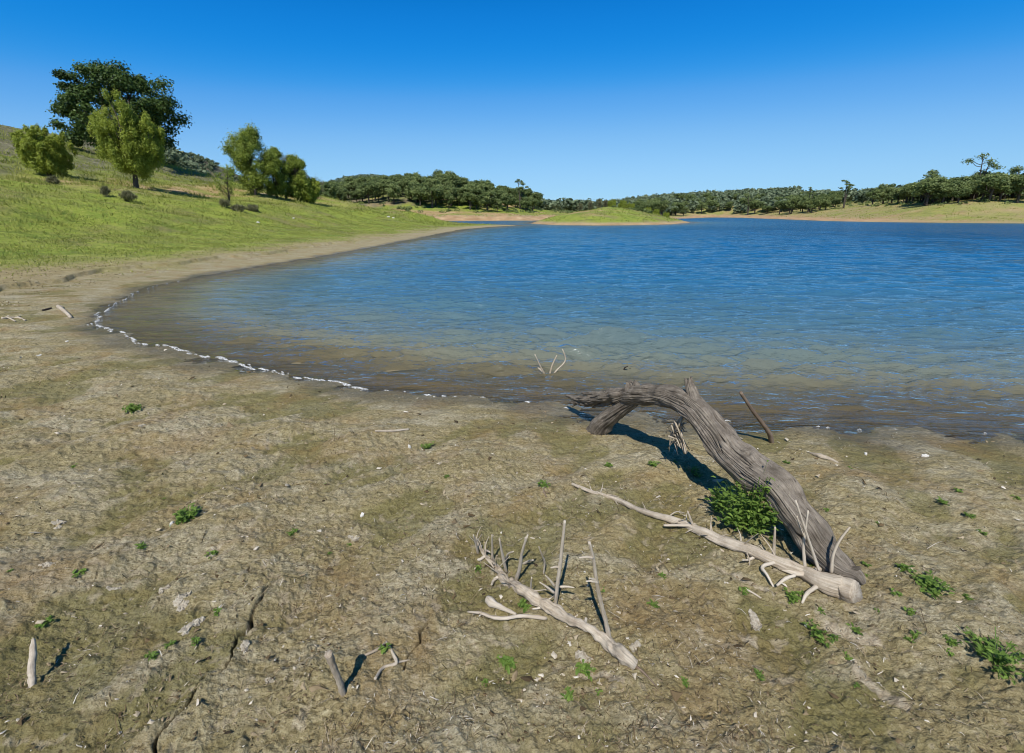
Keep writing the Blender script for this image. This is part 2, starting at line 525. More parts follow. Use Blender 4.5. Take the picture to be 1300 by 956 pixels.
def mat_leaf(name, dark, light, trans=.35):
    k = NT(name); v = k.attr('tone')
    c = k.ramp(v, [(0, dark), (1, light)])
    d = k.n('BsdfPrincipled', i_Roughness=.55); d.inputs['Specular IOR Level'].default_value = .3; k.l(c, d.inputs['Base Color'])
    t = k.n('BsdfTranslucent'); k.l(k.mix(.5, c, light, 'MIX'), t.inputs['Color'])
    m = k.n('MixShader'); m.inputs[0].default_value = trans
    k.l(d.outputs[0], m.inputs[1]); k.l(t.outputs[0], m.inputs[2]); k.l(m.outputs[0], k.out.inputs['Surface'])
    return k.m


def mat_wood(name, stops, scale=60, crack=.6, bump=.8, stain=None, stain_k=.8):
    k = NT(name); g = k.attr('grain', True)
    a = k.noise(g, scale, 7, .7, .25); b = k.noise(g, scale * 4, 4, .65); big = k.noise(g, scale * .16, 4, .6)
    c = k.ramp(a, stops)
    c = k.mix(k.rng(big, .35, .7, 0, .45), c, stops[-1][1])
    c = k.mix(k.rng(b, .42, .30, 0, crack), c, (.025, .02, .015))
    if stain:
        pos = k.n('NewGeometry').outputs['Position']
        c = k.mix(k.rng(k.noise(pos, 22, 6, .7, .4), .47, .62, 0, stain_k), c, k.mix(.6, c, stain))
        c = k.mix(k.rng(k.noise(pos, 7, 5, .65, .3), .50, .62, 0, stain_k * .8), c, k.mix(.55, c, (.05, .04, .03)))
    h = k.math('ADD', a, k.math('MULTIPLY', b, .4))
    k.surf(c, .85, k.bump(h, bump, .004), .25)
    return k.m


def mat_plain(name, c1, c2, scale=40, rough=.9, bump=.4):
    k = NT(name); pos = k.n('NewGeometry').outputs['Position']
    a = k.noise(pos, scale, 6, .65)
    k.surf(k.ramp(a, [(.3, c1), (.7, c2)]), rough, k.bump(a, bump, .01), .2)
    return k.m


def mat_foam():
    k = NT('foam'); pos = k.n('NewGeometry').outputs['Position']
    a = k.noise(pos, 90, 5, .7); v = k.n('TexVoronoi', i_Scale=150.0); k.l(pos, v.inputs['Vector'])
    d = k.n('BsdfDiffuse'); k.l(k.ramp(a, [(.35, (.46, .46, .43)), (.65, (.86, .87, .86))]), d.inputs['Color'])
    k.l(k.bump(v.outputs['Distance'], .8, .006), d.inputs['Normal'])
    t = k.n('BsdfTransparent'); m = k.n('MixShader')
    k.l(k.rng(a, .38, .60, .10, .95), m.inputs[0]); k.l(t.outputs[0], m.inputs[1]); k.l(d.outputs[0], m.inputs[2])
    k.l(m.outputs[0], k.out.inputs['Surface'])
    return k.m


def mat_tone(name, stops, rough=.9):
    k = NT(name)
    k.surf(k.ramp(k.attr('tone'), stops), rough, None, .2)
    return k.m


M = dict(
    ground=mat_ground(), water=mat_water(),
    oak=mat_leaf('oak_leaves', (.018, .044, .009), (.105, .165, .034), .25),
    willow=mat_leaf('willow_leaves', (.150, .200, .018), (.43, .49, .085), .45),
    young=mat_leaf('young_leaves', (.085, .140, .018), (.36, .42, .070), .40),
    forest=mat_leaf('forest_leaves', (.050, .090, .026), (.255, .305, .105), .32),
    far=mat_leaf('distant_leaves', (.065, .100, .055), (.22, .265, .145), .2),
    grey=mat_leaf('bare_twigs', (.075, .080, .035), (.25, .24, .12), .2),
    weed=mat_leaf('weed_leaves', (.038, .095, .012), (.27, .39, .080), .4),
    grass=mat_leaf('grass_blades', (.150, .190, .022), (.44, .44, .115), .4),
    bark=mat_wood('tree_bark', [(.3, (.03, .024, .018)), (.6, (.085, .07, .055)), (.8, (.14, .12, .10))], 20),
    log=mat_wood('weathered_wood', [(.25, (.030, .024, .018)), (.42, (.105, .088, .070)), (.57, (.192, .162, .127)), (.78, (.37, .325, .262))], 75, .9, 1.0, (.060, .044, .028)),
    pale=mat_wood('bleached_wood', [(.25, (.22, .165, .105)), (.45, (.37, .30, .215)), (.65, (.52, .45, .35)), (.8, (.66, .60, .50))], 70, .4, .9, (.17, .11, .065), .42),
    twig=mat_wood('bleached_twig', [(.25, (.26, .20, .135)), (.45, (.42, .35, .26)), (.65, (.56, .49, .39)), (.8, (.70, .64, .54))], 70, .25, .6),
    brown=mat_wood('brown_twig', [(.25, (.07, .045, .03)), (.5, (.16, .115, .08)), (.8, (.28, .22, .16))], 70, .4, .6),
    charred=mat_wood('dark_twig', [(.3, (.02, .016, .012)), (.7, (.07, .055, .042))], 70, .4, .6),
    clay=mat_plain('pale_clay', (.24, .20, .14), (.50, .45, .36), 70),
    sand=mat_plain('pale_sand', (.36, .27, .17), (.60, .49, .36), 60),
    stone=mat_plain('white_stone', (.45, .42, .36), (.75, .73, .68), 12),
    foam=mat_foam(),
    litter=mat_tone('dry_litter', [(0, (.03, .022, .013)), (.35, (.13, .09, .045)), (.7, (.33, .26, .16)), (1, (.66, .61, .52))]),
)

# ------------------------------------------------------------------ ground
def polar(radii, az):
    R, A = np.meshgrid(radii, az, indexing='ij')
    return (R * np.sin(A)).ravel(), (R * np.cos(A)).ravel()


def polar_quads(nr, na, wrap):
    i, j = np.meshgrid(np.arange(nr - 1), np.arange(na if wrap else na - 1), indexing='ij')
    a = (i * na + j).ravel(); b = (i * na + (j + 1) % na).ravel()
    return np.stack([a, b, b + na, a + na], 1)


def make_ground():
    radii = np.concatenate([np.geomspace(.05, 1.0, 40)[:-1], np.geomspace(1.0, 7.0, 620)[:-1], np.geomspace(7, 25, 320)[:-1], np.geomspace(25, 120, 180)[:-1], np.geomspace(120, 3000, 150)])
    fine = np.radians(np.linspace(-58, 58, 900)); back = np.radians(np.linspace(58, 302, 160))[1:-1]
    az = np.concatenate([fine, back])
    x, y = polar(radii, az)
    z, sd, sdl, sdi = terrain(x, y, True)
    dz, crk, moss = detail(x, y, sd)
    z = z + dz
    r = np.hypot(x, y)
    # where grass, straw, bare earth and wet mud lie
    nz = n2(x / 2.5, y / 2.5, 51) + .6 * n2(x / .8, y / .8, 52)
    leftm = ss(-4.5, -6.5, x) * ss(4, 9, y)
    farm = ss(45, 60, y)
    lw = np.maximum(leftm, farm)
    gt = 1.5 + 1.4 * ss(16, 8, y)
    grass = ss(gt, gt * 2.7 + 1.2, sd + nz * 1.1 + .7 * n2(x / 6, y / 6, 53)) * leftm * (1 - ss(48, 60, y)) + ss(1.6, 4.2, sd + nz * .7) * ss(48, 60, y) * (1 - ss(105, 125, y))
    dry = .8 * ss(1.9, 3.0, sd + nz * .35) * ss(-4.5, -6.5, x) * ss(4, 9, y) * (1 - ss(45, 60, y))
    spit = ss(48, 56, y) * ss(-4, -1, x) * ss(100, 84, y)
    dry = np.maximum(dry, spit)
    bare = ss(95, 118, y) * (1 - ss(6, 11, sd + 4 * nz + 2))
    # patches of earth along the foot of the left slope
    band = np.exp(-((sd - 25) / 4.5) ** 2) * ss(-.35, .15, n2(x / 5, y / 3, 54) + .3 * n2(x / 1.2, y / 1.2, 55)) * ss(-8, -12, x) * ss(85, 60, y)
    bare = np.maximum(bare, band * .85)
    hillbare = ss(.05, .4, n2(x / 12, y / 12, 56)) * ss(110, 140, y) * ss(60, 20, x)
    bare = np.clip(np.maximum(bare, hillbare * .9), 0, 1)
    bare = np.maximum(bare, .62 * ss(-.05, .4, n2(x / 22, y / 4.5, 103) + .4 * n2(x / 5, y / 1.8, 104)) * ss(18, 40, x) * ss(50, 62, y) * (sdi < 0))
    bare = bare * (1 - ss(-.2, .4, n2(x / 30, y / 6, 60)) * ss(20, 60, x) * .8 * ss(5, 9, sd))
    grass = np.where((y > 105), ss(5, 12, sd + 4 * nz), grass)
    dull = ss(15, 40, x) * ss(50, 62, y)
    grass = grass * (1 - dull * np.clip(.50 + .45 * n2(x / 16, y / 5, 101) + .25 * n2(x / 4, y / 2, 102), 0, 1))
    dry = np.maximum(dry, dull)
    isle = sdi > 0
    dry = np.where(isle, .5, dry)
    grass = np.where(isle, ss(.9, 2.0, sdi + .3 * nz), grass)
    bare = np.where(isle, .75 * ss(.0, .45, n2(x / 9, y / 3.5, 57)) * ss(4, 9, sdi) + .8 * ss(1.2, .4, sdi), bare)
    brush = ss(27, 38, sd + 6 * nz) * ss(-.40, .2, n2(x / 9, y / 5, 58) + .2) * ss(-15, -25, x) * (1 - ss(150, 220, y)) * .9
    brush = np.maximum(brush, ss(115, 150, y) * ss(-50, -75, x))
    wet = ss(.50, .05, sd + .22 * n2(x / .8, y / .8, 59) + .08 * n2(x / .15, y / .15, 61)) * (1 - ss(30, 60, y))
    sand = np.zeros(x.shape); k = np.where((r < 5))[0]
    nse = .6 * n2(x[k] / .05, y[k] / .05, 62) + .45 * n2(x[k] / .018, y[k] / .018, 63)
    for pts, w in SANDS:
        d = poly_dist(pts, x[k], y[k]) / w
        sand[k] = np.maximum(sand[k], ss(1.15, .55, d + nse))
    spk = ss(.42, .7, n2(x[k] / .06, y[k] / .045, 64) + .35 * n2(x[k] / .4, y[k] / .3, 65) + .25 * n2(x[k] / .015, y[k] / .015, 66))
    sand[k] = np.maximum(sand[k], spk * .55 * ss(.5, 1.2, sd[k]))
    z = z - .004 * sand
    mb = MB()
    q = polar_quads(len(radii), len(az), True)
    na = len(az)
    nv = len(x)
    vx = np.concatenate([x, [0]]); vy = np.concatenate([y, [0]]); vz = np.concatenate([z, [z[:na].mean()]])
    j = np.arange(na)
    tri = np.stack([(j + 1) % na, j, np.full(na, nv)], 1)
    pad = lambda a: np.concatenate([a, [a[0]]])
    mb.add(np.stack([vx, vy, vz], 1), q, tri[:, ::-1], sd=pad(sd), grass=pad(grass), moss=pad(moss), wet=pad(wet), crack=pad(crk), dry=pad(dry), bare=pad(bare), brush=pad(brush), sand=pad(sand))
    o = link('ground', mb.mesh('ground', M['ground']))
    tag(o, 'gently sloping lake shore of cracked olive mud rising to green grass', kind='structure')
    return x, y, grass, sd


gx_, gy_, ggrass_, gsd_ = make_ground()


# ------------------------------------------------------------------ water
def make_water():
    radii = np.concatenate([np.geomspace(2.6, 60, 900)[:-1], np.geomspace(60, 340, 160)])
    az = np.radians(np.linspace(-75, 100, 1050))
    x, y = polar(radii, az)
    z, sd, _, _ = terrain(x, y, True)
    r = np.hypot(x, y)
    step = np.maximum(r * .0035, r * .0029)
    h = np.zeros(x.shape)
    rg = np.random.default_rng(21)
    gust = .75 + .5 * n2(x / 3.1, y / 1.6, 71) + .35 * n2(x / .9, y / .5, 72)
    for kx in range(32):
        lam = .08 * (1.095 ** kx)            # 0.11 .. 2 m
        ang = math.radians(96 + rg.normal() * 20)      # crests roughly across the view
        ph = rg.uniform(0, 6.28)
        k = 2 * math.pi / lam
        fade = ss(3.5, 8, lam / step)
        if not fade.any(): continue
        a = .0104 * lam ** .68
        wx = x + .35 * lam * n2(x / (lam * 2.2), y / (lam * 2.2), 80 + kx)
        p = k * (wx * math.cos(ang) + y * math.sin(ang)) + ph
        s = np.sin(p)
        h += fade * a * (s + .28 * np.cos(2 * p))
    h *= np.clip(gust, .2, 2) * (.12 + .88 * ss(.04, 1.1, -sd)) * (1 + .55 * ss(11, 4, r)) * (.30 + .70 * ss(-7.5, -2.0, x + .0 * y) + .3 * ss(10, 20, y)).clip(0, 1)
    # one small swell folding onto the near shore
    h += .012 * np.exp(-((-sd - .42 - .12 * n2(x / .9, y / .9, 90)) / .07) ** 2) * ss(-2.8, -1.5, x) * ss(8, 5, y)
    h *= ss(340, 100, r) * .8 + .2
    q = polar_quads(len(radii), len(az), False)
    keep = (sd[q] < .25).any(1)
    q = q[keep]
    used = np.unique(q); remap = np.full(len(x), -1); remap[used] = np.arange(len(used))
    mb = MB()
    mb.add(np.stack([x, y, h + .002], 1)[used], remap[q], depth=np.maximum(0, -z)[used], dist=r[used])
    tag(link('lake_water', mb.mesh('lake_water', M['water'])), 'rippled blue lake turning brown and clear at the near shore', kind='structure')


make_water()


# ------------------------------------------------------------------ leaves and trees
def leaf_cloud(mb, clumps, n_per, length, width, rg, outward=.6, upward=.3, shell=.45, droop=0.0, along=0.0, tone0=.5, tvar=.28):
    C = np.array([c[:3] for c in clumps], float); Rr = np.array([c[3:6] for c in clumps], float)
    k = np.repeat(np.arange(len(clumps)), n_per)
    n = len(k)
    d = rg.normal(size=(n, 3)); d /= np.linalg.norm(d, axis=1, keepdims=True)
    rad = (shell + (1 - shell) * rg.random(n) ** .6) * (1 + .22 * rg.normal(size=n))
    p = C[k] + d * Rr[k] * rad[:, None]
    nr = d * outward + np.array([0, 0, upward]) + rg.normal(size=(n, 3)) * .55
    nr /= np.linalg.norm(nr, axis=1, keepdims=True)
    t = rg.normal(size=(n, 3)) + np.array([0, 0, -droop]) + d * along
    t -= nr * (t * nr).sum(1, keepdims=True); t /= np.linalg.norm(t, axis=1, keepdims=True) + 1e-9
    b = np.cross(nr, t)
    s = rg.uniform(.65, 1.35, n)[:, None]
    L, W = length * s, width * s
    V = np.stack([p - t * L * .5, p + b * W * .5 - t * L * .05, p + t * L * .5, p - b * W * .5 - t * L * .05], 1).reshape(-1, 3)
    q = np.arange(4 * n).reshape(-1, 4)
    ct = rg.normal(size=len(clumps)) * .16
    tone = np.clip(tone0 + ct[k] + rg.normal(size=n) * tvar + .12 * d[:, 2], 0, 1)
    mb.add(V, q, tone=np.repeat(tone, 4))


def limb(mb, a, b, ra, rb, rg, sides=6, bend=.12):
    a = np.asarray(a, float); b = np.asarray(b, float); L = np.linalg.norm(b - a)
    m1 = a + (b - a) * .35 + rg.normal(size=3) * L * bend * .6
    m2 = a + (b - a) * .7 + rg.normal(size=3) * L * bend * .6
    sweep(mb, [a, m1, m2, b], [ra, ra * .75 + rb * .25, ra * .4 + rb * .6, rb], sides, 8, rough=.12, seed=int(rg.integers(90)))


def build_tree(kind, seed, h, w):
    """returns trunk mesh and crown mesh; h total height, w crown width, both in metres"""
    rg = np.random.default_rng(seed)
    tb, cb = MB(), MB()
    if kind == 'oak':
        base = np.array([0, 0, -.3]); fork = np.array([.2, 0, h * .20])
        sweep(tb, [base, (0, 0, h * .06), fork], [h * .06, h * .042, h * .036], 12, 12, .12, .1, seed=seed)
        clumps = []
        mains = []
        for i in range(9):
            a = i / 9 * 6.283 + rg.normal() * .25; el = rg.uniform(.25, 1.25)
            e = np.array([math.cos(a) * math.cos(el) * w * .34, math.sin(a) * math.cos(el) * w * .34, h * (.26 + .48 * math.sin(el))])
            mains.append(e); limb(tb, fork, e, h * .02, h * .008, rg, 7, .16)
        for i in range(140):
            d = rg.normal(size=3); d /= np.linalg.norm(d)
            rad = rg.uniform(.55, 1.0) ** .6
            low = d[2] < 0
            lump = 1 + .42 * n3(d[0] * 2.1, d[1] * 2.1, d[2] * 2.1, seed)
            c = np.array([d[0] * w * .5 * rad * lump, d[1] * w * .42 * rad * lump, h * .52 + d[2] * h * (.42 if low else .44) * rad * lump])
            s = rg.uniform(.6, 1.25) * w * .074
            clumps.append((*c, s * 1.2, s * 1.2, s * .85))
            m = min(mains, key=lambda q: np.linalg.norm(q - c))
            if i % 2 == 0: limb(tb, m, c, h * .006, h * .0025, rg, 4, .1)
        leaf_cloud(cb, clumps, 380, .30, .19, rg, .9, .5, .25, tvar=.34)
        return tb.mesh('oak_trunk', M['bark']), cb.mesh('oak_crown', M['oak'], False)
    if kind in ('willow', 'bush'):
        n_st = 5 if kind == 'willow' else 7
        clumps = []
        if kind == 'willow':
            sweep(tb, [(0, 0, -.3), (.05, 0, h * .07), (.1, .05, h * .16)], [h * .030, h * .024, h * .021], 10, 8, .1, .1, seed=seed)
            roots = [np.array([.1, .05, h * .15])] * n_st
        else:
            roots = [np.array([rg.normal() * .1, rg.normal() * .1, -.15]) for _ in range(n_st)]
        tips = []
        for i in range(n_st * 6):
            a = rg.uniform(0, 6.283); rr = math.sqrt(rg.random()) * w * .40
            top = h * (.93 - .45 * (rr / (w * .5)) ** 2) * rg.uniform(.74, 1.06)
            tip = np.array([math.cos(a) * rr, math.sin(a) * rr, top])
            limb(tb, roots[i % n_st], tip, h * .011, h * .002, rg, 5, .07)
            lo = .20 if kind == 'willow' else .34
            for f in np.linspace(lo, 1, 7):
                p = roots[i % n_st] * (1 - f) + tip * f
                s = w * .074 * (1.2 - .55 * f)
                p = p + np.array([math.cos(a), math.sin(a), 0]) * w * .10 * (1 - abs(f - .5)) + rg.normal(size=3) * w * .05
                clumps.append((*p, s, s, s * 1.7))
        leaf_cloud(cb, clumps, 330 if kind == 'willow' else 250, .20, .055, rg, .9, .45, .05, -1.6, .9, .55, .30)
        return tb.mesh('willow_trunk', M['bark']), cb.mesh('willow_crown', M['willow'] if kind == 'willow' else M['willow'], False)
    if kind in ('slim', 'twiggy', 'sapling'):
        sweep(tb, [(0, 0, -.3), (rg.normal() * .1, rg.normal() * .1, h * .4), (rg.normal() * .2, rg.normal() * .2, h * .92)], [h * .022, h * .014, h * .004], 8, 12, .05, .08, seed=seed)
        clumps = []
        for i in range(80 if kind == 'slim' else 40):
            f = rg.uniform(.10, .97) if kind == 'slim' else rg.uniform(.25, .95)
            a = rg.uniform(0, 6.283)
            rr = w * .5 * math.sin(math.pi * min(1, (f * .86 + .10))) ** .7 * rg.uniform(.3, 1)
            c = np.array([math.cos(a) * rr, math.sin(a) * rr, h * f])
            limb(tb, (0, 0, h * max(.08, f - .22)), c, h * .006, h * .0015, rg, 4, .1)
            s = w * (.125 if kind == 'slim' else .105)
            clumps.append((*c, s * 1.1, s * 1.1, s * 1.2))
        if kind == 'slim':
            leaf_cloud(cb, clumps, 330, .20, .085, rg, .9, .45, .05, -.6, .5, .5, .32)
            return tb.mesh('tree_trunk', M['bark']), cb.mesh('tree_crown', M['young'], False)
        if kind == 'sapling':
            leaf_cloud(cb, clumps, 30, .11, .06, rg, .4, .3, .1, 0, .3)
            return tb.mesh('tree_trunk', M['bark']), cb.mesh('tree_crown', M['young'], False)
        leaf_cloud(cb, clumps, 26 if h < 1.5 else 75, .30, .024, rg, .3, .1, .1, -1.5, .8)
        return tb.mesh('tree_trunk', M['bark']), cb.mesh('tree_crown', M['grey'], False)
    if kind == 'pine':
        # tall open tree: bare trunks with flat tufts on top
        clumps = []
        for t in range(2):
            lean = np.array([(-.06 + .17 * t) * h, rg.normal() * .03 * h, 0])
            top = np.array([0, 0, h * (.90 - .12 * t)]) + lean
            sweep(tb, [(t * .2, 0, -.3), (lean[0] * .3, lean[1] * .3, h * .4), top], [h * .022, h * .015, h * .006], 7, 10, seed=seed)
            for i in range(7):
                f = rg.uniform(.5, 1.0); a = rg.uniform(0, 6.283)
                p0 = top * f; c = p0 + np.array([math.cos(a), math.sin(a) * .8, .22]) * w * rg.uniform(.16, .42) * (1.25 - .5 * f)
                limb(tb, p0 * .92, c, h * .007, h * .002, rg, 4)
                s = w * .12
                clumps.append((*c, s * 1.3, s * 1.2, s * .55))
            clumps.append((*top, w * .15, w * .15, w * .09))
        leaf_cloud(cb, clumps, 60, .5, .22, rg, .4, .5, .2)
        return tb.mesh('pine_trunk', M['bark']), cb.mesh('pine_crown', M['forest'], False)
    if kind == 'wood':
        base_f = rg.uniform(.12, .30)
        sweep(tb, [(0, 0, -.3), (rg.normal() * .15, 0, h * .3), (rg.normal() * .3, rg.normal() * .3, h * .72)], [h * .04, h * .028, h * .010], 6, 6, seed=seed)
        clumps = []
        for i in range(int(rg.integers(14, 26))):
            d = rg.normal(size=3); d /= np.linalg.norm(d); rad = rg.uniform(.5, 1)
            c = np.array([d[0] * w * .40 * rad, d[1] * w * .40 * rad, h * (base_f + (1 - base_f) * (.5 + .40 * d[2] * rad))])
            s = w * rg.uniform(.13, .20)
            clumps.append((*c, s, s, s * .72))
            if i % 3 == 0: limb(tb, (0, 0, h * .3), c, h * .012, h * .004, rg, 4)
        leaf_cloud(cb, clumps, 150, .34, .25, rg, .75, .4, .35, tone0=rg.uniform(.30, .66), tvar=.18)
        return tb.mesh('wood_trunk', M['bark']), cb.mesh('wood_crown', M['forest'], False)


TREES = {}


def tree_proto(kind, seed, h, w):
    key = (kind, seed, h, w)
    if key not in TREES: TREES[key] = build_tree(kind, seed, h, w)
    return TREES[key]


def put_tree(name, label, cat, kind, seed, h, w, px, Y, scale=1.0, rotz=0.0, group=None, parts=True, x=None):
    x = at_y(px, HOR, Y)[0] if x is None else x
    z = float(terrain(np.array([x]), np.array([Y]))[0])
    tm, cm = tree_proto(kind, seed, h, w)
    o = thing(name, label, cat, (x, Y, z), rotz, scale, group)
    link('trunk', tm, o); link('crown', cm, o)
    return o


put_tree('oak_tree', 'large dark green oak with a broad crown on the left slope', 'tree', 'oak', 11, 11.8, 13.4, 174, 62, scale=.93)
put_tree('willow_tree', 'yellow green feathery tree standing in front of the big dark oak', 'tree', 'willow', 12, 7.6, 5.5, 180, 40)
put_tree('shrub_willow', 'short rounded yellow green bushy tree with several stems, leftmost on the slope', 'tree', 'bush', 13, 3.6, 3.7, 76, 38)
G1 = 'young trees in a row on the left slope'
put_tree('young_tree', 'tallest bright green tree of the row on the left slope, at its left end', 'tree', 'slim', 14, 6.9, 4.9, 328, 53, group=G1)
put_tree('young_tree', 'narrow green tree right beside the tallest tree of the row', 'tree', 'slim', 15, 5.4, 2.8, 355, 55, group=G1)
put_tree('bare_tree', 'pale grey half bare tree in the middle of the row on the left slope', 'tree', 'twiggy', 16, 5.0, 3.0, 366, 57, group=G1)
put_tree('young_tree', 'olive coloured tree with a narrow tip towards the right end of the row', 'tree', 'slim', 17, 5.0, 3.2, 381, 57, group=G1)
put_tree('bare_tree', 'low grey brown bare bush at the right end of the tree row', 'bush', 'twiggy', 18, 3.3, 3.4, 400, 60, group=G1)
put_tree('round_bush', 'low green bush in front of the right end of the tree row', 'bush', 'bush', 19, 3.0, 3.6, 392, 58, group=G1)
put_tree('sapling', 'thin lone sapling with sparse leaves left of the tree row', 'sapling', 'sapling', 20, 3.1, 1.9, 294, 40)

G2 = 'dead twiggy bushes on the grass of the left slope'
for i, (px, Y, h, w, lab) in enumerate([(140, 30, .9, .7, 'small dark twiggy bush below the feathery tree, the smaller of two'),
                                        (167, 30, 1.0, 1.5, 'wide dark twiggy bush on the grass below the feathery tree'),
                                        (287, 36, .8, 1.5, 'low dead grey bush at the foot of the lone sapling'),
                                        (304, 36, .8, 1.6, 'low grey bush right of the lone sapling foot'),
                                        (322, 38, .7, 1.7, 'dark flat bush on the grass below the tallest row tree'),
                                        (78, 31, .8, .9, 'small grey bush on the grass below the rounded bushy tree')]):
    put_tree('dead_bush', lab, 'bush', 'twiggy', 30 + i, h * .62, w * .6, px, Y, group=G2)


# wooded hill left of the islet, wooded ridge right, woods behind the islet
def scatter(name, label, group, spots, seed, hmin, hmax, far=False):
    rg = np.random.default_rng(seed)
    for (x, y, s) in spots:
        k = int(rg.integers(7)); h = rg.uniform(hmin, hmax) * s
        tm, cm = tree_proto('wood', 200 + k, 5.5, 5.0)
        z = float(terrain(np.array([x]), np.array([y]))[0])
        sc = h / 5.5
        wide = sc * rg.uniform(.95, 1.45)
        o = thing(name, label, 'tree', (x, y, z), rg.uniform(0, 6.28), (wide, wide, sc), group)
        link('trunk', tm, o); link('crown', cm, o)


def spots_poisson(rg, n, sample, dmin, ok):
    out = []
    for _ in range(n * 40):
        x, y = sample()
        if not ok(x, y): continue
        if any((x - a) ** 2 + (y - b) ** 2 < dmin ** 2 for a, b, _ in out): continue
        out.append((x, y, 1.0))
        if len(out) >= n: break
    return out


rg = np.random.default_rng(44)


def sd_at(x, y):
    return float(terrain(np.array([x]), np.array([y]), True)[1][0])


def samp_hill():
    Y = rg.uniform(146, 200); px = rg.uniform(395, 685)
    return at_y(px, HOR, Y)[0], Y


def ok_hill(x, y):
    s = sd_at(x, y)
    return s > 18 and x < 12.5 + (y - 160) * .02 and not (n2(np.array([x / 12]), np.array([y / 12]), 56)[0] > .28 and y < 165)


scatter('woodland_tree', 'bushy dark green tree in the wood covering the low hill left of the islet', 'woodland on the low hill', spots_poisson(rg, 150, samp_hill, 2.6, ok_hill), 1, 3.8, 7.6)


def samp_right():
    px = rg.uniform(985, 1330); Y = rg.uniform(100, 165)
    return at_y(px, HOR, Y)[0], Y


def ok_right(x, y):
    s = sd_at(x, y)
    lim = 9 + 18 * ss(64, 112, x) - 6 * n2(np.array([x / 9]), np.array([y / 9]), 77)[0]
    return lim < s < 60 and s < lim + 26


scatter('ridge_tree', 'rounded dark green oak among the trees on the right hand ridge', 'trees on the right ridge', spots_poisson(rg, 125, samp_right, 3.0, ok_right), 2, 3.8, 7.2)


def samp_far():
    px = rg.uniform(815, 1060); Y = rg.uniform(180, 330)
    return at_y(px, HOR, Y)[0], Y


def ok_far(x, y):
    s = sd_at(x, y)
    return 9 < s < 50


scatter('far_shore_tree', 'small dark tree on the far shore between the islet and the right ridge', 'trees on the far shore', spots_poisson(rg, 95, samp_far, 4.2, ok_far), 3, 3.8, 7.8)

# tall single trees standing out above the woods
put_tree('tall_pine', 'twin tall thin trees rising above the right end of the wooded low hill', 'tree', 'pine', 41, 11.0, 5.5, 660, 172)
put_tree('tall_pine', 'tall open pine above the right ridge near the right edge', 'tree', 'pine', 42, 11.8, 9.0, 1233, 128)
put_tree('tall_oak', 'tall tree poking above the right ridge left of the open pine', 'tree', 'wood', 43, 10.5, 6.0, 1172, 140)
put_tree('tall_pine', 'slender tree above the skyline in the middle of the right shore, the taller one', 'tree', 'pine', 45, 10.5, 5.0, 1069, 175)
put_tree('tall_pine', 'slender leaning tree above the skyline, left of the taller slender tree', 'tree', 'pine', 46, 10.5, 3.6, 1025, 190)
put_tree('tall_oak', 'bushy tree on the skyline at the far right edge of the ridge', 'tree', 'wood', 47, 8.6, 6.0, 1278, 132)
put_tree('tall_oak', 'grey green taller tree rising on top of the wooded low hill', 'tree', 'wood', 48, 9.5, 6.5, 559, 196)
put_tree('tall_pine', 'small thin tree on the skyline of the far shore right of the islet', 'tree', 'pine', 49, 11, 4.5, 949, 250)
put_tree('lone_tree', 'upright dark tree at the left end of the wooded low hill', 'tree', 'wood', 50, 7.4, 4.0, 421, 118)

# trees on the islet crest
G3 = 'small trees on the crest of the islet'
put_tree('islet_tree', 'tallest rounded tree on the islet crest', 'tree', 'wood', 51, 3.5, 2.9, 811, 118, group=G3)
for i, (px, h, lab) in enumerate([(776, 2.2, 'yellow green small tree left of the middle of the islet crest'), (790, 2.4, 'small tree just left of the tallest islet tree'),
                                  (800, 2.2, 'small bush touching the left side of the tallest islet tree'), (822, 1.9, 'bush right of the tallest islet tree'),
                                  (833, 1.9, 'small bush second right of the tallest islet tree'), (846, 1.6, 'little bush at the right end of the islet crest')]):
    put_tree('islet_bush', lab, 'bush', 'bush', 60 + i % 3, h, h * .95, px, 117, group=G3)
for i, (px, h, lab) in enumerate([(736, 2.4, 'thin bare sapling at the left end of the islet crest'), (749, 2.3, 'thin bare sapling second from the left on the islet'),
                                  (760, 2.6, 'bare twiggy sapling third from the left on the islet'), (768, 2.2, 'bare sapling beside the yellow green islet tree')]):
    put_tree('islet_sapling', lab, 'sapling', 'twiggy', 64 + i % 2, h, h * .6, px, 119, group=G3)


# woods on the hills far behind: one mass each
def far_wood(name, label, sample, ok, n, hmin, hmax, seed):
    rgw = np.random.default_rng(seed); clumps = []
    xs, ys = sample(rgw, n)
    zs, sds, _, _ = terrain(xs, ys, True)
    keep = ok(xs, ys, sds, rgw)
    for x, y, z in zip(xs[keep], ys[keep], zs[keep]):
        h = rgw.uniform(hmin, hmax)
        for j in range(3):
            clumps.append((x + rgw.normal() * h * .22, y + rgw.normal() * h * .2, z + h * rgw.uniform(.3, .75), h * .30, h * .30, h * .28))
    mb = MB()
    leaf_cloud(mb, clumps, 48, .21 * hmax, .17 * hmax, rgw, .8, .4, .5, tvar=.16)
    tag(link(name, mb.mesh(name, M['far'], False)), label, 'woodland', kind='stuff')


def s_left(r, n):
    Y = r.uniform(115, 400, n); px = r.uniform(212, 400, n)
    return (px - CX) / 600 * Y, Y


far_wood('hillside_scrub', 'grey green scrub covering the hill behind the tree row', s_left, lambda x, y, s, r: n2(x / 26, y / 26, 91) + .35 * r.normal(size=len(x)) > -.30, 1900, 2.4, 4.6, 5)


def s_mid(r, n):
    Y = r.uniform(430, 560, n); px = r.uniform(405, 560, n)
    return (px - CX) / 600 * Y, Y


far_wood('distant_wood', 'blue green wood on the distant hill behind the left end of the low hill', s_mid, lambda x, y, s, r: s > 5, 900, 5, 8, 6)


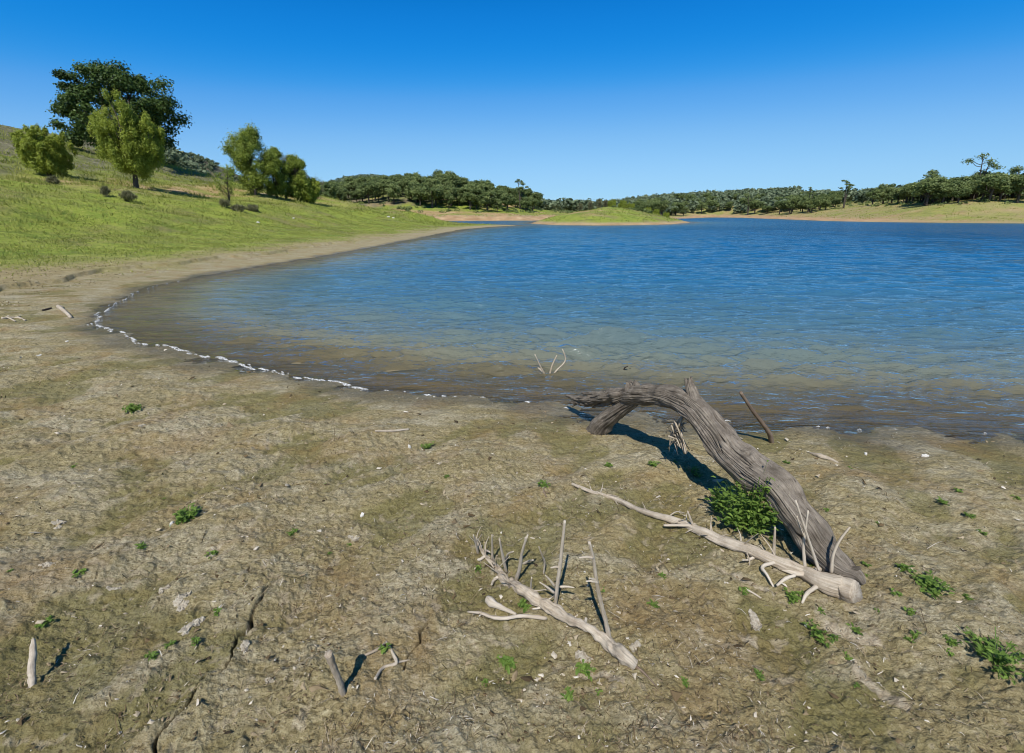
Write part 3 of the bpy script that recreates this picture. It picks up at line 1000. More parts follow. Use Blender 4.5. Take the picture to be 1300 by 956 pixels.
def s_gap(r, n):
    Y = r.uniform(225, 560, n); px = r.uniform(655, 1010, n)
    return (px - CX) / 600 * Y, Y


far_wood('lakeside_wood', 'distant wood along the far shore behind the islet', s_gap, lambda x, y, s, r: (s > 12) & (s < 200), 1300, 4.5, 7, 8)


def low_scrub(name, label, sample, ok, n, seed):
    rgw = np.random.default_rng(seed); clumps = []
    xs, ys = sample(rgw, n); zs, sds, _, _ = terrain(xs, ys, True)
    keep = ok(xs, ys, sds)
    for x, y, z in zip(xs[keep], ys[keep], zs[keep]):
        s = rgw.uniform(.35, .95)
        clumps.append((x, y, z + s * .45, s * 1.2, s * 1.2, s * .8))
    mb = MB(); leaf_cloud(mb, clumps, 40, .42, .30, rgw, .6, .5, .4, tone0=.45, tvar=.3)
    tag(link(name, mb.mesh(name, M['forest'], False)), label, 'undergrowth', kind='stuff')


low_scrub('undergrowth', 'low scrub growing between the trees of the woods', lambda r, n: ((lambda p, Y: ((p - CX) / 600 * Y, Y))(r.uniform(400, 1340, n), r.uniform(100, 240, n))),
          lambda x, y, s: (s > np.where(x > 20, 8 + 16 * ss(64, 112, x), 15)) & (s < 60) & (n2(x / 7, y / 7, 141) > -.1) & ((x > 16) | (x < 12)), 2600, 11)


def s_rr(r, n):
    Y = r.uniform(170, 330, n); px = r.uniform(930, 1400, n)
    return (px - CX) / 600 * Y, Y


far_wood('ridge_wood', 'dark wood filling the back of the right hand ridge', s_rr, lambda x, y, s, r: s > 42 - .0, 1000, 4.5, 6.5, 9)


# ------------------------------------------------------------------ grass and ground litter
def make_grass():
    rgw = np.random.default_rng(15)
    n = 420000
    az = np.radians(rgw.uniform(-56, 4, n)); r = np.exp(rgw.uniform(math.log(8), math.log(110), n))
    x, y = r * np.sin(az), r * np.cos(az)
    z, sd, _, _ = terrain(x, y, True)
    patch = n2(x / 2.5, y / 2.5, 51) + .6 * n2(x / .8, y / .8, 52)
    k = (sd + patch * 1.1 > 1.7 + 1.0 * ss(16, 8, y) + 4.2 * rgw.random(n) ** .6) & (x < -4) & (y < 105)
    k &= (n2(x / 1.6, y / 1.1, 66) + .5 * n2(x / .5, y / .5, 67) > rgw.normal(size=n) * .35 - .12)
    x, y, z, sd, r = x[k], y[k], z[k], sd[k], r[k]; n = len(x)
    tall = ss(.1, .6, n2(x / 4, y / 2.2, 68) + .3 * ss(18, 30, sd)) * ss(9, 22, sd)
    h = rgw.uniform(.02, .065, n) * (1 + 1.8 * tall) * (1 + r / 70) * (1 + 1.6 * ss(.2, .6, n2(x / .9, y / .7, 171)) * ss(6, 12, sd))
    w = .006 + r * .00055
    th = rgw.uniform(0, 6.28, n)
    b = np.stack([np.cos(th), np.sin(th), 0 * th], 1) * w[:, None]
    p = np.stack([x, y, z - .01], 1)
    tip = p + np.stack([rgw.normal(size=n) * h * .45, rgw.normal(size=n) * h * .45, h], 1)
    V = np.stack([p - b, p + b, tip], 1).reshape(-1, 3)
    tone = np.clip(.58 + .30 * n2(x / 3.5, y / 2, 69) + rgw.normal(size=n) * .2 - .22 * tall, 0, 1)
    mb = MB(); mb.add(V, None, np.arange(3 * n).reshape(-1, 3), tone=np.repeat(tone, 3))
    far = []
    n = 90000
    pxs = rgw.uniform(400, 1330, n); yy = np.exp(rgw.uniform(math.log(62), math.log(240), n)); xx = (pxs - CX) / 600 * yy
    zz, s2, _, si2 = terrain(xx, yy, True)
    k = (s2 > np.where(si2 > 0, .8, 3.5) + 2 * rgw.random(n)) & (s2 < 60) & (n2(xx / 6, yy / 3, 151) + .5 * n2(xx / 1.8, yy / 1.2, 152) > rgw.normal(size=n) * .3 - .05)
    xx, yy, zz, s2, si2 = xx[k], yy[k], zz[k], s2[k], si2[k]; n = len(xx)
    hh = rgw.uniform(.06, .28, n); ww = .03 + yy * .0006; th2 = rgw.uniform(0, 6.28, n)
    b2 = np.stack([np.cos(th2), np.sin(th2), 0 * th2], 1) * ww[:, None]; p2 = np.stack([xx, yy, zz - .02], 1)
    t2 = p2 + np.stack([rgw.normal(size=n) * hh * .5, rgw.normal(size=n) * hh * .5, hh], 1)
    FV = np.stack([p2 - b2, p2 + b2, t2], 1).reshape(-1, 3)
    FT = np.clip(.40 + .35 * n2(xx / 9, yy / 4, 153) + rgw.normal(size=n) * .22 + .25 * ((xx > 20) & (si2 < 0)), 0, 1)
    mb.add(FV, None, np.arange(3 * n).reshape(-1, 3), tone=np.repeat(FT, 3))
    # dead straw tufts between the mud and the green
    n = 150000
    az = np.radians(rgw.uniform(-58, -8, n)); r = np.exp(rgw.uniform(math.log(6), math.log(60), n))
    x, y = r * np.sin(az), r * np.cos(az)
    z, sd, _, _ = terrain(x, y, True)
    k = (sd > 1.2 + .8 * rgw.random(n)) & (sd < 9) & (x < -4.2) & (n2(x / .9, y / .7, 166) + .6 * n2(x / .3, y / .3, 167) > rgw.normal(size=n) * .3 + .05)
    x, y, z, r = x[k], y[k], z[k], r[k]; n = len(x)
    h = rgw.uniform(.008, .030, n); w = .003 + r * .00045; th = rgw.uniform(0, 6.28, n)
    b = np.stack([np.cos(th), np.sin(th), 0 * th], 1) * w[:, None]; p = np.stack([x, y, z - .004], 1)
    tip = p + np.stack([rgw.normal(size=n) * h * 1.1, rgw.normal(size=n) * h * 1.1, h], 1)
    mb2 = MB(); mb2.add(np.stack([p - b, p + b, tip], 1).reshape(-1, 3), None, np.arange(3 * n).reshape(-1, 3), tone=np.repeat(np.clip(rgw.normal(.5, .22, n), 0, .85), 3))
    tag(link('dry_grass', mb2.mesh('dry_grass', M['litter'], False)), 'short dead straw between the mud and the green grass', 'grass', kind='stuff')
    tag(link('grass', mb.mesh('grass', M['grass'], False)), 'grass growing over the left bank, the islet and the far shores', 'grass', kind='stuff')


make_grass()


def make_litter():
    rgw = np.random.default_rng(16)
    mb = MB()
    n = 16000
    az = np.radians(rgw.uniform(-58, 58, n)); r = 1.05 * np.exp(rgw.random(n) * math.log(8))
    x, y = r * np.sin(az), r * np.cos(az)
    z, sd, _, _ = terrain(x, y, True); dz = detail(x, y, sd)[0]
    k = (sd > .08) & (n2(x / .5, y / .5, 95) + rgw.normal(size=n) * .35 > -.05)
    x, y, z, sd = x[k], y[k], (z + dz)[k], sd[k]; n = len(x)
    s = .0026 * np.exp(rgw.normal(size=n) * .6) * (1 + .12 * r[k])
    m = 5
    ang = np.sort(rgw.uniform(0, 6.283, (n, m)), 1)
    rr = s[:, None] * rgw.uniform(.6, 1.5, (n, m))
    tl = rgw.normal(size=(n, 2)) * .35
    vx, vy = np.cos(ang) * rr * rgw.uniform(.5, 1.8, (n, 1)), np.sin(ang) * rr
    V = np.stack([x[:, None] + vx, y[:, None] + vy, z[:, None] + .003 + s[:, None] * .3 + vx * tl[:, :1] + vy * tl[:, 1:]], -1)
    top = np.stack([x, y, z + .004 + s * .7], -1)[:, None, :]
    V = np.concatenate([V, top], 1).reshape(-1, 3)
    base = np.arange(n)[:, None] * (m + 1)
    tr = np.concatenate([np.stack([base[:, 0] + i, base[:, 0] + (i + 1) % m, base[:, 0] + m], 1) for i in range(m)])
    mb.add(V, None, tr, tone=np.repeat(np.clip(rgw.beta(1.6, 1.5, n), 0, 1), m + 1))
    # fine straw and root fibres
    n = 28000
    az = np.radians(rgw.uniform(-58, 58, n)); r = 1.05 * np.exp(rgw.random(n) * math.log(7))
    x, y = r * np.sin(az), r * np.cos(az)
    z, sd, _, _ = terrain(x, y, True); dz = detail(x, y, sd)[0]
    k = (sd > .15) & (n2(x / .35, y / .35, 96) + rgw.normal(size=n) * .3 > .0)
    x, y, z, r = x[k], y[k], (z + dz)[k], r[k]; n = len(x)
    L = .017 * np.exp(rgw.normal(size=n) * .6); th = rgw.uniform(0, 6.283, n); w = .0007 * (1 + r * .35)
    d = np.stack([np.cos(th), np.sin(th), rgw.normal(size=n) * .25], 1) * L[:, None]
    b = np.stack([-np.sin(th), np.cos(th), 0 * th], 1) * w[:, None]
    p = np.stack([x, y, z + .004], 1)
    mid = p + d * .5 + b * rgw.normal(size=(n, 1)) * 2 + np.array([0, 0, .004])
    V = np.stack([p - b, p + b, mid + b, p + d, mid - b], 1).reshape(-1, 3)
    bs = np.arange(n) * 5
    mb.add(V, np.stack([bs, bs + 1, bs + 2, bs + 4], 1), np.stack([bs + 4, bs + 2, bs + 3], 1), tone=np.repeat(np.clip(rgw.normal(.45, .25, n), 0, 1), 5))
    tag(link('dry_litter', mb.mesh('dry_litter', M['litter'], False)), 'crumbs, straw and fibres strewn over the near mud', 'litter', kind='stuff')


make_litter()


# ------------------------------------------------------------------ foam along the waterline
def make_foam():
    rgw = np.random.default_rng(17); mb = MB()
    P = np.array([at_z(*p)[:2] for p in near_px[0:26]])
    seg = np.linalg.norm(np.diff(P, axis=0), axis=1); s = np.concatenate([[0], np.cumsum(seg)])
    cum = 0.0
    u = 0.0
    while u < s[-1]:
        i = min(np.searchsorted(s, u, side='right') - 1, len(P) - 2)
        t = (u - s[i]) / seg[i]; c = P[i] * (1 - t) + P[i + 1] * t
        d = (P[i + 1] - P[i]) / seg[i]
        leftness = float(ss(.5, -4.5, c[0]))
        L = rgw.uniform(.018, .062) * (.8 + .8 * leftness) * (1 if rgw.random() < .7 else .4)
        W = L * rgw.uniform(.20, .42)
        c = c + np.array([-d[1], d[0]]) * 0
        prob = .95 if c[0] < -.8 else (.6 if c[0] < .2 else .3)
        prob *= float(ss(12.5, 8.5, c[1])); W *= 1 - .5 * float(ss(7.5, 9.5, c[1]))
        if rgw.random() < prob:
            # walk to the real waterline
            nn = np.array([-d[1], d[0]])
            for _ in range(12):
                q = c + nn * .02
                e0 = sd_at(*c); g = (sd_at(*q) - e0) / .02
                if abs(g) < .1: break
                c = c - nn * np.clip((e0 + .012) / g, -.08, .08)
            c = c + nn * rgw.normal() * .02
            m, rings = 22, 4
            th = np.arange(m) / m * 6.283
            prof = 1 + .38 * n2(np.cos(th) * 1.4 + u * 9, np.sin(th) * 1.4, 5) + .2 * n2(np.cos(th) * 3.4 + u * 9, np.sin(th) * 3.4, 6)
            V = []
            for k in range(rings):
                f = 1 - k / rings
                x = c[0] + d[0] * np.cos(th) * L * prof * f + nn[0] * np.sin(th) * W * prof * f
                y = c[1] + d[1] * np.cos(th) * L * prof * f + nn[1] * np.sin(th) * W * prof * f
                zz = .0 + .011 * (1 - f ** 2.2) * (1 + .4 * n2(x / .02, y / .02, 7)) + np.maximum(0, terrain(x, y))
                V.append(np.stack([x, y, zz], 1))
            V = np.concatenate(V + [[[c[0], c[1], .013 + max(0, float(terrain(np.array([c[0]]), np.array([c[1]]))[0]))]]])
            ii, jj = np.meshgrid(np.arange(rings - 1), np.arange(m), indexing='ij')
            a = (ii * m + jj).ravel(); b = (ii * m + (jj + 1) % m).ravel()
            tri = np.stack([np.arange(m) + (rings - 1) * m, (np.arange(m) + 1) % m + (rings - 1) * m, np.full(m, rings * m)], 1)
            mb.add(V, np.stack([a, b, b + m, a + m], 1), tri)
        u += L * (rgw.uniform(1.0, 1.9) if rgw.random() < .92 else 3.5) if leftness > .3 else L * rgw.uniform(2, 6)
    tag(link('foam', mb.mesh('foam', M['foam'])), 'broken line of white foam washed up along the waterline', 'foam', kind='stuff')


make_foam()


# ------------------------------------------------------------------ driftwood
def px_r(p, dia):
    return dia * .44 * cam_depth(p) / F_PX


def plane_pt(px, py, A, B, off=0.0):
    """where the view ray meets the upright plane through ground points A and B"""
    n = np.array([-(B[1] - A[1]), B[0] - A[0], 0]); n /= np.linalg.norm(n)
    d = ray(px, py); o = np.array([0, 0, EYE])
    t = (np.dot(n, A - o) + off) / np.dot(n, d)
    return o + d * t


def lift_tip(px, py, sx, sy):
    """a raised tip seen at (px,py) whose shadow falls on the ground at (sx,sy)"""
    g = on_ground(sx, sy); d = ray(px, py); o = np.array([0, 0, EYE])
    # closest point on the sun line to the view ray
    A = np.stack([SUN, -d], 1)
    sol = np.linalg.lstsq(A, o - g, rcond=None)[0]
    return g + SUN * sol[0]


FOOT = on_ground(758, 547); BASE = on_ground(1050, 720)


def lg(*pts):
    P = [plane_pt(a, b, FOOT, BASE) for a, b, _ in pts]
    R = [px_r(p, w) for p, (_, _, w) in zip(P, pts)]
    return P, R


log = thing('driftwood_log', 'thick grey weathered driftwood log arching over the mud at the water edge', 'driftwood', tuple(BASE))


def child(name, mb, mat, parent, label=None):
    me = mb.mesh(name, mat)
    o = link(name, me)
    o.parent = parent
    o.matrix_parent_inverse.identity()
    o.location = -Vector(parent.location)
    if label: o['label'] = label
    return o


mb = MB()
P, R = lg((1098, 737, 7), (1088, 731, 17), (1078, 727, 28), (1064, 718, 40), (1042, 696, 47), (1026, 672, 46), (1008, 646, 46), (986, 618, 47), (956, 597, 48), (927, 573, 44), (907, 547, 42),
          (885, 521, 38), (862, 507, 34), (838, 501, 29), (815, 501, 29), (800, 502, 25), (786, 503, 18), (772, 504, 10))
P[0][2] -= .02
sweep(mb, P, [q * 1.03 for q in R], 300, 700, .075, .24, seed=2, gf=8.0, crack=.17, knots=[(4.2, 1.2, .42, .16), (7.6, 4.4, .36, .15), (9.6, 2.4, .34, .16), (12.2, .6, .4, .14), (6.0, 5.6, .3, .12), (3.0, 3.2, .5, .18)])
for q, pts in enumerate([((1050, 722, 16), (1068, 730, 12), (1086, 729, 4)), ((1062, 716, 14), (1078, 722, 10), (1092, 721, 3)), ((1038, 728, 14), (1050, 738, 9), (1062, 745, 3))]):
    P, R = lg(*pts); sweep(mb, P, R, 24, 40, .28, .35, seed=75 + q, jag=.012)
child('trunk', mb, M['log'], log)
mb = MB()
P, R = lg((808, 501, 26), (785, 502, 24), (765, 505, 19), (745, 507, 14), (732, 506, 9), (719, 502, 3.5))
sweep(mb, P, R, 70, 150, .26, .35, seed=4, jag=.02, aspect=.8)
P, R = lg((760, 507, 12), (745, 512, 10), (732, 511, 6), (722, 511, 3))
sweep(mb, P, R, 36, 60, .25, .3, seed=5, jag=.015)
for q, pts in enumerate([((770, 500, 10), (752, 500, 7), (738, 499, 2)), ((755, 504, 8), (738, 509, 5), (727, 516, 1.5)), ((778, 509, 9), (764, 514, 6), (752, 517, 2)), ((790, 497, 10), (776, 496, 7), (765, 497, 2))]):
    P, R = lg(*pts); sweep(mb, P, R, 20, 40, .3, .35, seed=70 + q, jag=.012)
child('broken_prong', mb, M['log'], log)
mb = MB()
P, R = lg((806, 507, 18), (795, 514, 20), (780, 525, 22), (766, 537, 27), (757, 546, 30))
P[-1][2] -= .03
sweep(mb, P, R, 70, 120, .26, .2, seed=6)
P, R = lg((772, 533, 20), (764, 541, 15), (752, 549, 12))
sweep(mb, P, R, 40, 50, .25, .2, seed=7, jag=.02)
child('foot_prong', mb, M['log'], log)
for k, (pts, sd_) in enumerate([([(806, 503, 24), (803, 495, 20), (800, 490, 16), (798, 485, 9)], 8), ([(813, 497, 18), (809, 490, 11), (805, 484, 5)], 12)]):
    mb = MB(); P, R = lg(*pts); sweep(mb, P, R, 50, 60, .25, .3, seed=sd_, jag=.02); child('branch_stub', mb, M['log'], log)
mb = MB(); P, R = lg((882, 512, 24), (879, 500, 17), (876, 491, 13), (874, 482, 10)); sweep(mb, P, R, 50, 60, .28, .25, seed=9, jag=.03)
child('branch_stub', mb, M['log'], log)
# splintered roots hanging under the arch
mb = MB(); rg = np.random.default_rng(9)
top = plane_pt(868, 527, FOOT, BASE)
for i in range(26):
    a, b = rg.uniform(846, 876), rg.uniform(535, 578)
    m = plane_pt(860 + rg.normal() * 4, 545 + rg.normal() * 7, FOOT, BASE, rg.normal() * .02)
    e = plane_pt(a, b, FOOT, BASE, rg.normal() * .035 + .02)
    sweep(mb, [top if i % 3 == 0 else m + rg.normal(size=3) * .015, m, e], [.007, .006, .0022], 6, 7, rough=.3, seed=i)
P = [plane_pt(a, b, FOOT, BASE, .02) for a, b in ((862, 548), (866, 562), (870, 576))]
sweep(mb, P, [.008, .013, .010], 12, 10, .2, .3, seed=3, jag=.01)
child('hanging_roots', mb, M['pale'], log, 'pale splintered roots hanging under the arch of the log')

# long pale pole lying across the foot of the log
def on_gr(pts, lift=None):
    P, R = [], []
    for a, b, w in pts:
        p = on_ground(a, b); r = px_r(p, w); p = on_ground(a, b, r * .75 if lift is None else lift); P.append(p); R.append(r)
    return P, R


pole = thing('fallen_pole', 'long pale barkless branch lying on the mud across the foot of the log', 'branch', tuple(on_ground(960, 705)))
mb = MB()
pp = [(1087, 752, 31), (1068, 746, 33), (1042, 738, 27), (1018, 727, 20), (990, 715, 20), (955, 702, 19), (920, 688, 17), (888, 675, 14), (850, 661, 11), (815, 648, 9), (780, 633, 7), (750, 624, 6), (726, 614, 4.5)]
P, R = on_gr(pp)
R = [q * (.98 if i < 3 else .84) for i, q in enumerate(R)]
sweep(mb, P, R, 60, 340, .10, .30, seed=14, crack=.12)
rgb = np.random.default_rng(6); sp, sr = smooth_path(P, R, 80)
for q in range(26):
    k0 = int(rgb.integers(4, 74)); d0 = rgb.normal(size=3) * np.array([.8, .8, .5]) + np.array([-.1, 0, .5]); d0 /= np.linalg.norm(d0)
    L0 = rgb.uniform(.012, .06) if q < 18 else rgb.uniform(.06, .14); e = sp[k0] + d0 * (L0 + sr[k0])
    sweep(mb, [sp[k0], (sp[k0] + e) / 2 + rgb.normal(size=3) * .006, e], [.0042, .0032, .0012], 6, 8, rough=.2, seed=q)
child('stem', mb, M['pale'], pole)


def free(mb, pts, seed=0, sides=8):
    """twig through points given as pixel + shift in depth from the ground under the first one"""
    sweep(mb, [p for p, _ in pts], [r for _, r in pts], sides, 14, .05, .2, seed=seed)


def up_from(a, b, A0, dz_list):
    pass


def stem_twig(anchor_px, pts, toward=0.0):
    """points on the upright plane facing the camera through the anchor's ground point"""
    g = on_ground(*anchor_px)
    out = []
    for a, b, w in pts:
        q = at_y(a, b, g[1] + toward)
        out.append((q, px_r(q, w)))
    return out


tw = [((1041, 738), [(1041, 728, 5), (1028, 690, 4), (1018, 660, 3.4), (1010, 635, 2.4)]),
      ((1021, 730), [(1022, 722, 5), (1020, 690, 4), (1023, 668, 3), (1026, 648, 2.2)]),
      ((1020, 729), [(1020, 680, 3), (1015, 668, 2.6), (1012, 655, 2)]),
      ((1056, 742), [(1055, 728, 5), (1058, 704, 4.2), (1066, 686, 3.6), (1079, 669, 2.4)]),
      ((983, 712), [(982, 704, 5), (983, 688, 4), (984, 669, 2.6)]),
      ((880, 672), [(880, 668, 4), (877, 660, 3.4), (873, 649, 2)])]
for i, (anc, pts) in enumerate(tw):
    mb = MB(); free(mb, stem_twig(anc, pts), i + 1); child('side_twig', mb, M['twig'], pole)
for i, pts in enumerate([[(1043, 724, 7), (1030, 731, 8), (1012, 733, 7), (990, 721, 6), (970, 708, 4)],
                         [(1000, 716, 6), (975, 712, 5), (962, 708, 4)],
                         [(990, 718, 5), (968, 724, 5), (970, 735, 4), (982, 745, 3)],
                         [(1042, 745, 6), (1033, 751, 6), (1022, 760, 5), (1018, 766, 3)],
                         [(1008, 735, 5), (996, 742, 5), (985, 748, 3)],
                         [(884, 672, 4), (868, 671, 4), (842, 671, 3)],
                         [(965, 706, 5), (952, 714, 4), (942, 716, 2)]]):
    mb = MB(); P, R = on_gr(pts); P = [p + np.array([0, 0, .02 if j < 3 else .0]) for j, p in enumerate(P)]
    sweep(mb, P, R, 8, 18, .05, .2, seed=20 + i); child('side_twig', mb, M['twig'], pole)

# forked pale branch in the foreground
br = thing('dead_branch', 'pale forked dead branch with upright twigs lying in the foreground', 'branch', tuple(on_ground(720, 785)))
mb = MB()
pp = [(806, 843, 14), (795, 837, 18), (778, 825, 17), (760, 811, 12), (742, 799, 11), (719, 789, 12), (701, 779, 16), (681, 764, 15), (660, 748, 14), (640, 735, 12), (630, 720, 8), (616, 706, 5), (607, 697, 3.5), (603, 681, 2.5)]
P, R = on_gr(pp)
P = [p + np.array([0, 0, .018 * math.sin(min(1, k / 9) * math.pi)]) for k, p in enumerate(P)]
P = [p + np.array([0, 0, 0]) for p in P]
sweep(mb, P, R, 60, 320, .14, .45, seed=31, crack=.15)
rgb = np.random.default_rng(5); sp, sr = smooth_path(P, R, 80)
for q in range(22):
    k0 = int(rgb.integers(22, 78)); d0 = rgb.normal(size=3) * np.array([1, .8, .5]) + np.array([-.2, .1, .45]); d0 /= np.linalg.norm(d0)
    L0 = rgb.uniform(.03, .10); e = sp[k0] + d0 * L0; e[2] = max(e[2], .16)
    sweep(mb, [sp[k0], (sp[k0] + e) / 2 + rgb.normal(size=3) * .008, e], [.0034, .0026, .0010], 6, 8, rough=.2, seed=q)
child('stem', mb, M['pale'], br)
for i, (ps, tipshadow) in enumerate([([(705, 768, 5.5), (708, 740, 6), (711, 718, 5.5), (714, 690, 4.5), (717, 661, 3.6)], (721.6, 704.5)),
                                     ([(774, 812, 7), (768, 785, 6.5), (762, 762, 6), (757, 735, 5), (753, 708, 4.5), (748, 688, 4)], (746, 735))]):
    g0 = on_ground(*ps[0][:2]); tip = lift_tip(*ps[-1][:2], *tipshadow)
    Y0, Y1 = g0[1], tip[1]
    P = [at_y(a, b, Y0 + (Y1 - Y0) * k / (len(ps) - 1)) for k, (a, b, _) in enumerate(ps)]
    mb = MB(); sweep(mb, P, [px_r(p, w) for p, (_, _, w) in zip(P, ps)], 12, 40, .12, .25, seed=40 + i)
    o = child('upright_twig', mb, M['twig'], br)
    subs = ([((710, 720), (699, 721)), ((704, 753), (685, 739)), ((704, 744), (692, 730)), ((711, 745), (729, 746))] if i == 0 else
            [((753, 708), (735, 708)), ((759, 739), (744, 738)), ((757, 738), (748, 734))])
    for j, (a, b) in enumerate(subs):
        f = (ps[0][1] - a[1]) / (ps[0][1] - ps[-1][1]); Y = Y0 + (Y1 - Y0) * f
        mb = MB(); p0, p1 = at_y(*a, Y), at_y(*b, Y - .02)
        sweep(mb, [p0, (p0 + p1) / 2 + np.array([0, 0, .003]), p1], [.0055, .0045, .002], 7, 8, .05, .2, seed=50 + j)
        s = child('spur', mb, M['twig'], o); s.location = (0, 0, 0)
for i, pts in enumerate([[(607, 703, 4), (604, 690, 3), (601, 679, 2)], [(625, 711, 4), (625, 695, 3), (624.5, 679, 2)], [(643, 727, 5), (638, 705, 4), (634, 684, 2.4)],
                         [(655, 738, 6), (660, 720, 5.5), (663, 700, 4), (670, 679, 2.4)], [(660, 712, 4), (665, 694, 3), (667, 682, 2)],
                         [(641, 716, 3), (645, 703, 2.6), (652, 700, 2)], [(674, 752, 3.5), (674, 744, 3), (675, 733, 2)], [(664, 716, 3.6), (672, 712, 3), (677, 711, 2)],
                         [(612, 701, 3), (618, 699, 3), (622, 701, 2)]]):
    g = on_ground(pts[0][0], pts[0][1]); mb = MB()
    P = [at_y(a, b, g[1] - .04 * k + .005) for k, (a, b, _) in enumerate(pts)]
    sweep(mb, P, [px_r(p, w) for p, (_, _, w) in zip(P, pts)], 8, 14, .05, .2, seed=60 + i); child('side_twig', mb, M['twig'], br)
for i, pts in enumerate([[(694, 788, 5), (677, 786, 5), (659, 785, 5), (642, 788, 5), (627, 787, 5), (612, 783, 4), (594, 778, 2.5)],
                         [(655, 783, 4), (643, 777, 6), (632, 772, 8), (624, 768, 12), (620, 764, 11)],
                         [(632, 735, 5), (628, 740, 4), (624, 745, 3)], [(616, 708, 4), (608, 713, 4), (606, 713, 2)],
                         [(692, 770, 3), (684, 775, 3), (676, 776, 2)], [(743, 797, 5), (743, 792, 5), (744, 788, 4)]]):
    mb = MB(); P, R = on_gr(pts)
    P = [p + np.array([0, 0, .012]) for p in P]
    sweep(mb, P, R, 10, 26, .06, .25, seed=80 + i); child('side_twig', mb, M['twig'], br)
mb = MB(); P, R = on_gr([(802, 842, 6), (815, 852, 4), (827, 864, 2.5), (840, 880, 1.5)]); sweep(mb, P, R, 8, 16, .05, .2, seed=90)
child('root_end', mb, M['brown'], br)


# single sticks
def stick(name, label, pts, mat, cat='stick', group=None, shadow=None, spurs=(), lift=None, lean=0.0):
    g = on_ground(*pts[0][:2])
    o = thing(name, label, cat, tuple(g), group=group)
    mb = MB()
    if shadow is not None:
        tip = lift_tip(*pts[-1][:2], *shadow)
        P = [at_y(a, b, g[1] + (tip[1] - g[1]) * k / (len(pts) - 1)) for k, (a, b, _) in enumerate(pts)]
        P[0][2] -= .015
        R = [px_r(p, w) for p, (_, _, w) in zip(P, pts)]
    elif lean:
        P = [at_y(a, b, g[1] + lean * k) for k, (a, b, _) in enumerate(pts)]
        P[0][2] -= .01
        R = [px_r(p, w) for p, (_, _, w) in zip(P, pts)]
    else:
        P, R = on_gr(pts, lift)
    sweep(mb, P, R, 12, 36, .10, .25, seed=len(name) + int(pts[0][0]), jag=.004)
    for k, sp in enumerate(spurs):
        Ps, Rs = on_gr(sp); sweep(mb, Ps, Rs, 8, 12, .05, .2, seed=k)
    me = mb.mesh(name, mat)
    me.transform(__import__('mathutils').Matrix.Translation(-Vector(o.location)))
    loc = o.location.copy(); lab = dict(o.items())
    bpy.data.objects.remove(o)
    q = link(name, me, None, loc)
    for kk, vv in lab.items(): q[kk] = vv
    return q


stick('driftwood_stick', 'brown stick leaning up out of the mud right of the arched log', [(980, 561, 7), (977, 551, 7), (966, 535, 5.5), (954, 519, 5), (940, 498, 4.5)], M['brown'], shadow=(929, 546))
stick('driftwood_stick', 'upright bleached stick at the bottom left corner with a long dark shadow', [(40, 872, 9), (40, 852, 9), (42, 830, 8), (42, 812, 5)], M['pale'], shadow=(83, 817))
stick('driftwood_stick', 'pale broken stick with a cut end at the bottom left of the forked branch', [(436, 880, 9), (430, 862, 9), (424, 848, 9), (417, 830, 11)], M['pale'], shadow=(436, 858))
stick('crooked_twig', 'thin crooked pale twig with a fork near the bottom edge', [(476, 862, 4), (489, 846, 4), (503, 842, 5), (498, 828, 4), (490, 814, 3)], M['pale'],
      spurs=[[(490, 816, 3), (478, 825, 4), (463, 832, 3)], [(503, 841, 3), (508, 840, 3), (520, 838, 2)]])
stick('driftwood_stick', 'short thin pale stick lying flat on the open mud', [(476, 547, 3), (497, 547, 3.4), (519, 545, 3)], M['pale'])
stick('forked_stick', 'small white forked stick on the mud left of the cove tip', [(90, 403, 4), (83, 396, 4.5), (74, 389, 5)], M['pale'], spurs=[[(80, 394, 3), (78, 389, 3), (76, 388, 2)]])
stick('twig_pile', 'tangle of dark and pale twigs at the left edge of the mud', [(2, 404, 4), (18, 403, 3), (32, 405, 2)], M['pale'], cat='twigs', spurs=[[(10, 400, 2), (20, 403, 2), (26, 402, 2)], [(8, 402, 2), (14, 406, 2), (20, 408, 2)]])
stick('bark_piece', 'flat pale sliver of bark on the mud right of the leaning stick', [(1028, 575, 2), (1042, 579, 7), (1052, 582, 5), (1064, 587, 2)], M['pale'], cat='bark')
stick('driftwood_stick', 'thin dark twig lying flat left of the cove tip', [(54, 394, 3), (59, 393, 3), (65, 391, 2)], M['charred'])
stick('driftwood_stick', 'thin curved pale twig standing beside the upright twig of the forked branch', [(690, 728, 2.5), (691, 712, 3), (688, 705, 2.5), (684, 694, 2)], M['pale'], lean=-.02)
stick('thin_twig', 'short thin twig on the mud above the end of the pale pole', [(692, 618, 2.4), (690, 624, 2.4), (694, 631, 2)], M['brown'], cat='twig')
stick('thin_twig', 'thin light twig on the mud left of the pale pole middle', [(947, 748, 3), (956, 754, 2.4), (966, 759, 2)], M['pale'], cat='twig')


def water_stick(name, label, arms, mat, base):
    g = at_z(*base); mb = MB()
    for k, pts in enumerate(arms):
        P = [at_y(a, b, g[1] + (.03 * (k - 1)) * j) for j, (a, b, _) in enumerate(pts)]
        P[0][2] -= .06
        sweep(mb, P, [px_r(p, w) for p, (_, _, w) in zip(P, pts)], 8, 16, .05, .2, seed=k + 3)
    me = mb.mesh(name, mat); me.transform(__import__('mathutils').Matrix.Translation(-Vector(g)))
    tag(link(name, me, None, tuple(g)), label, 'twig')


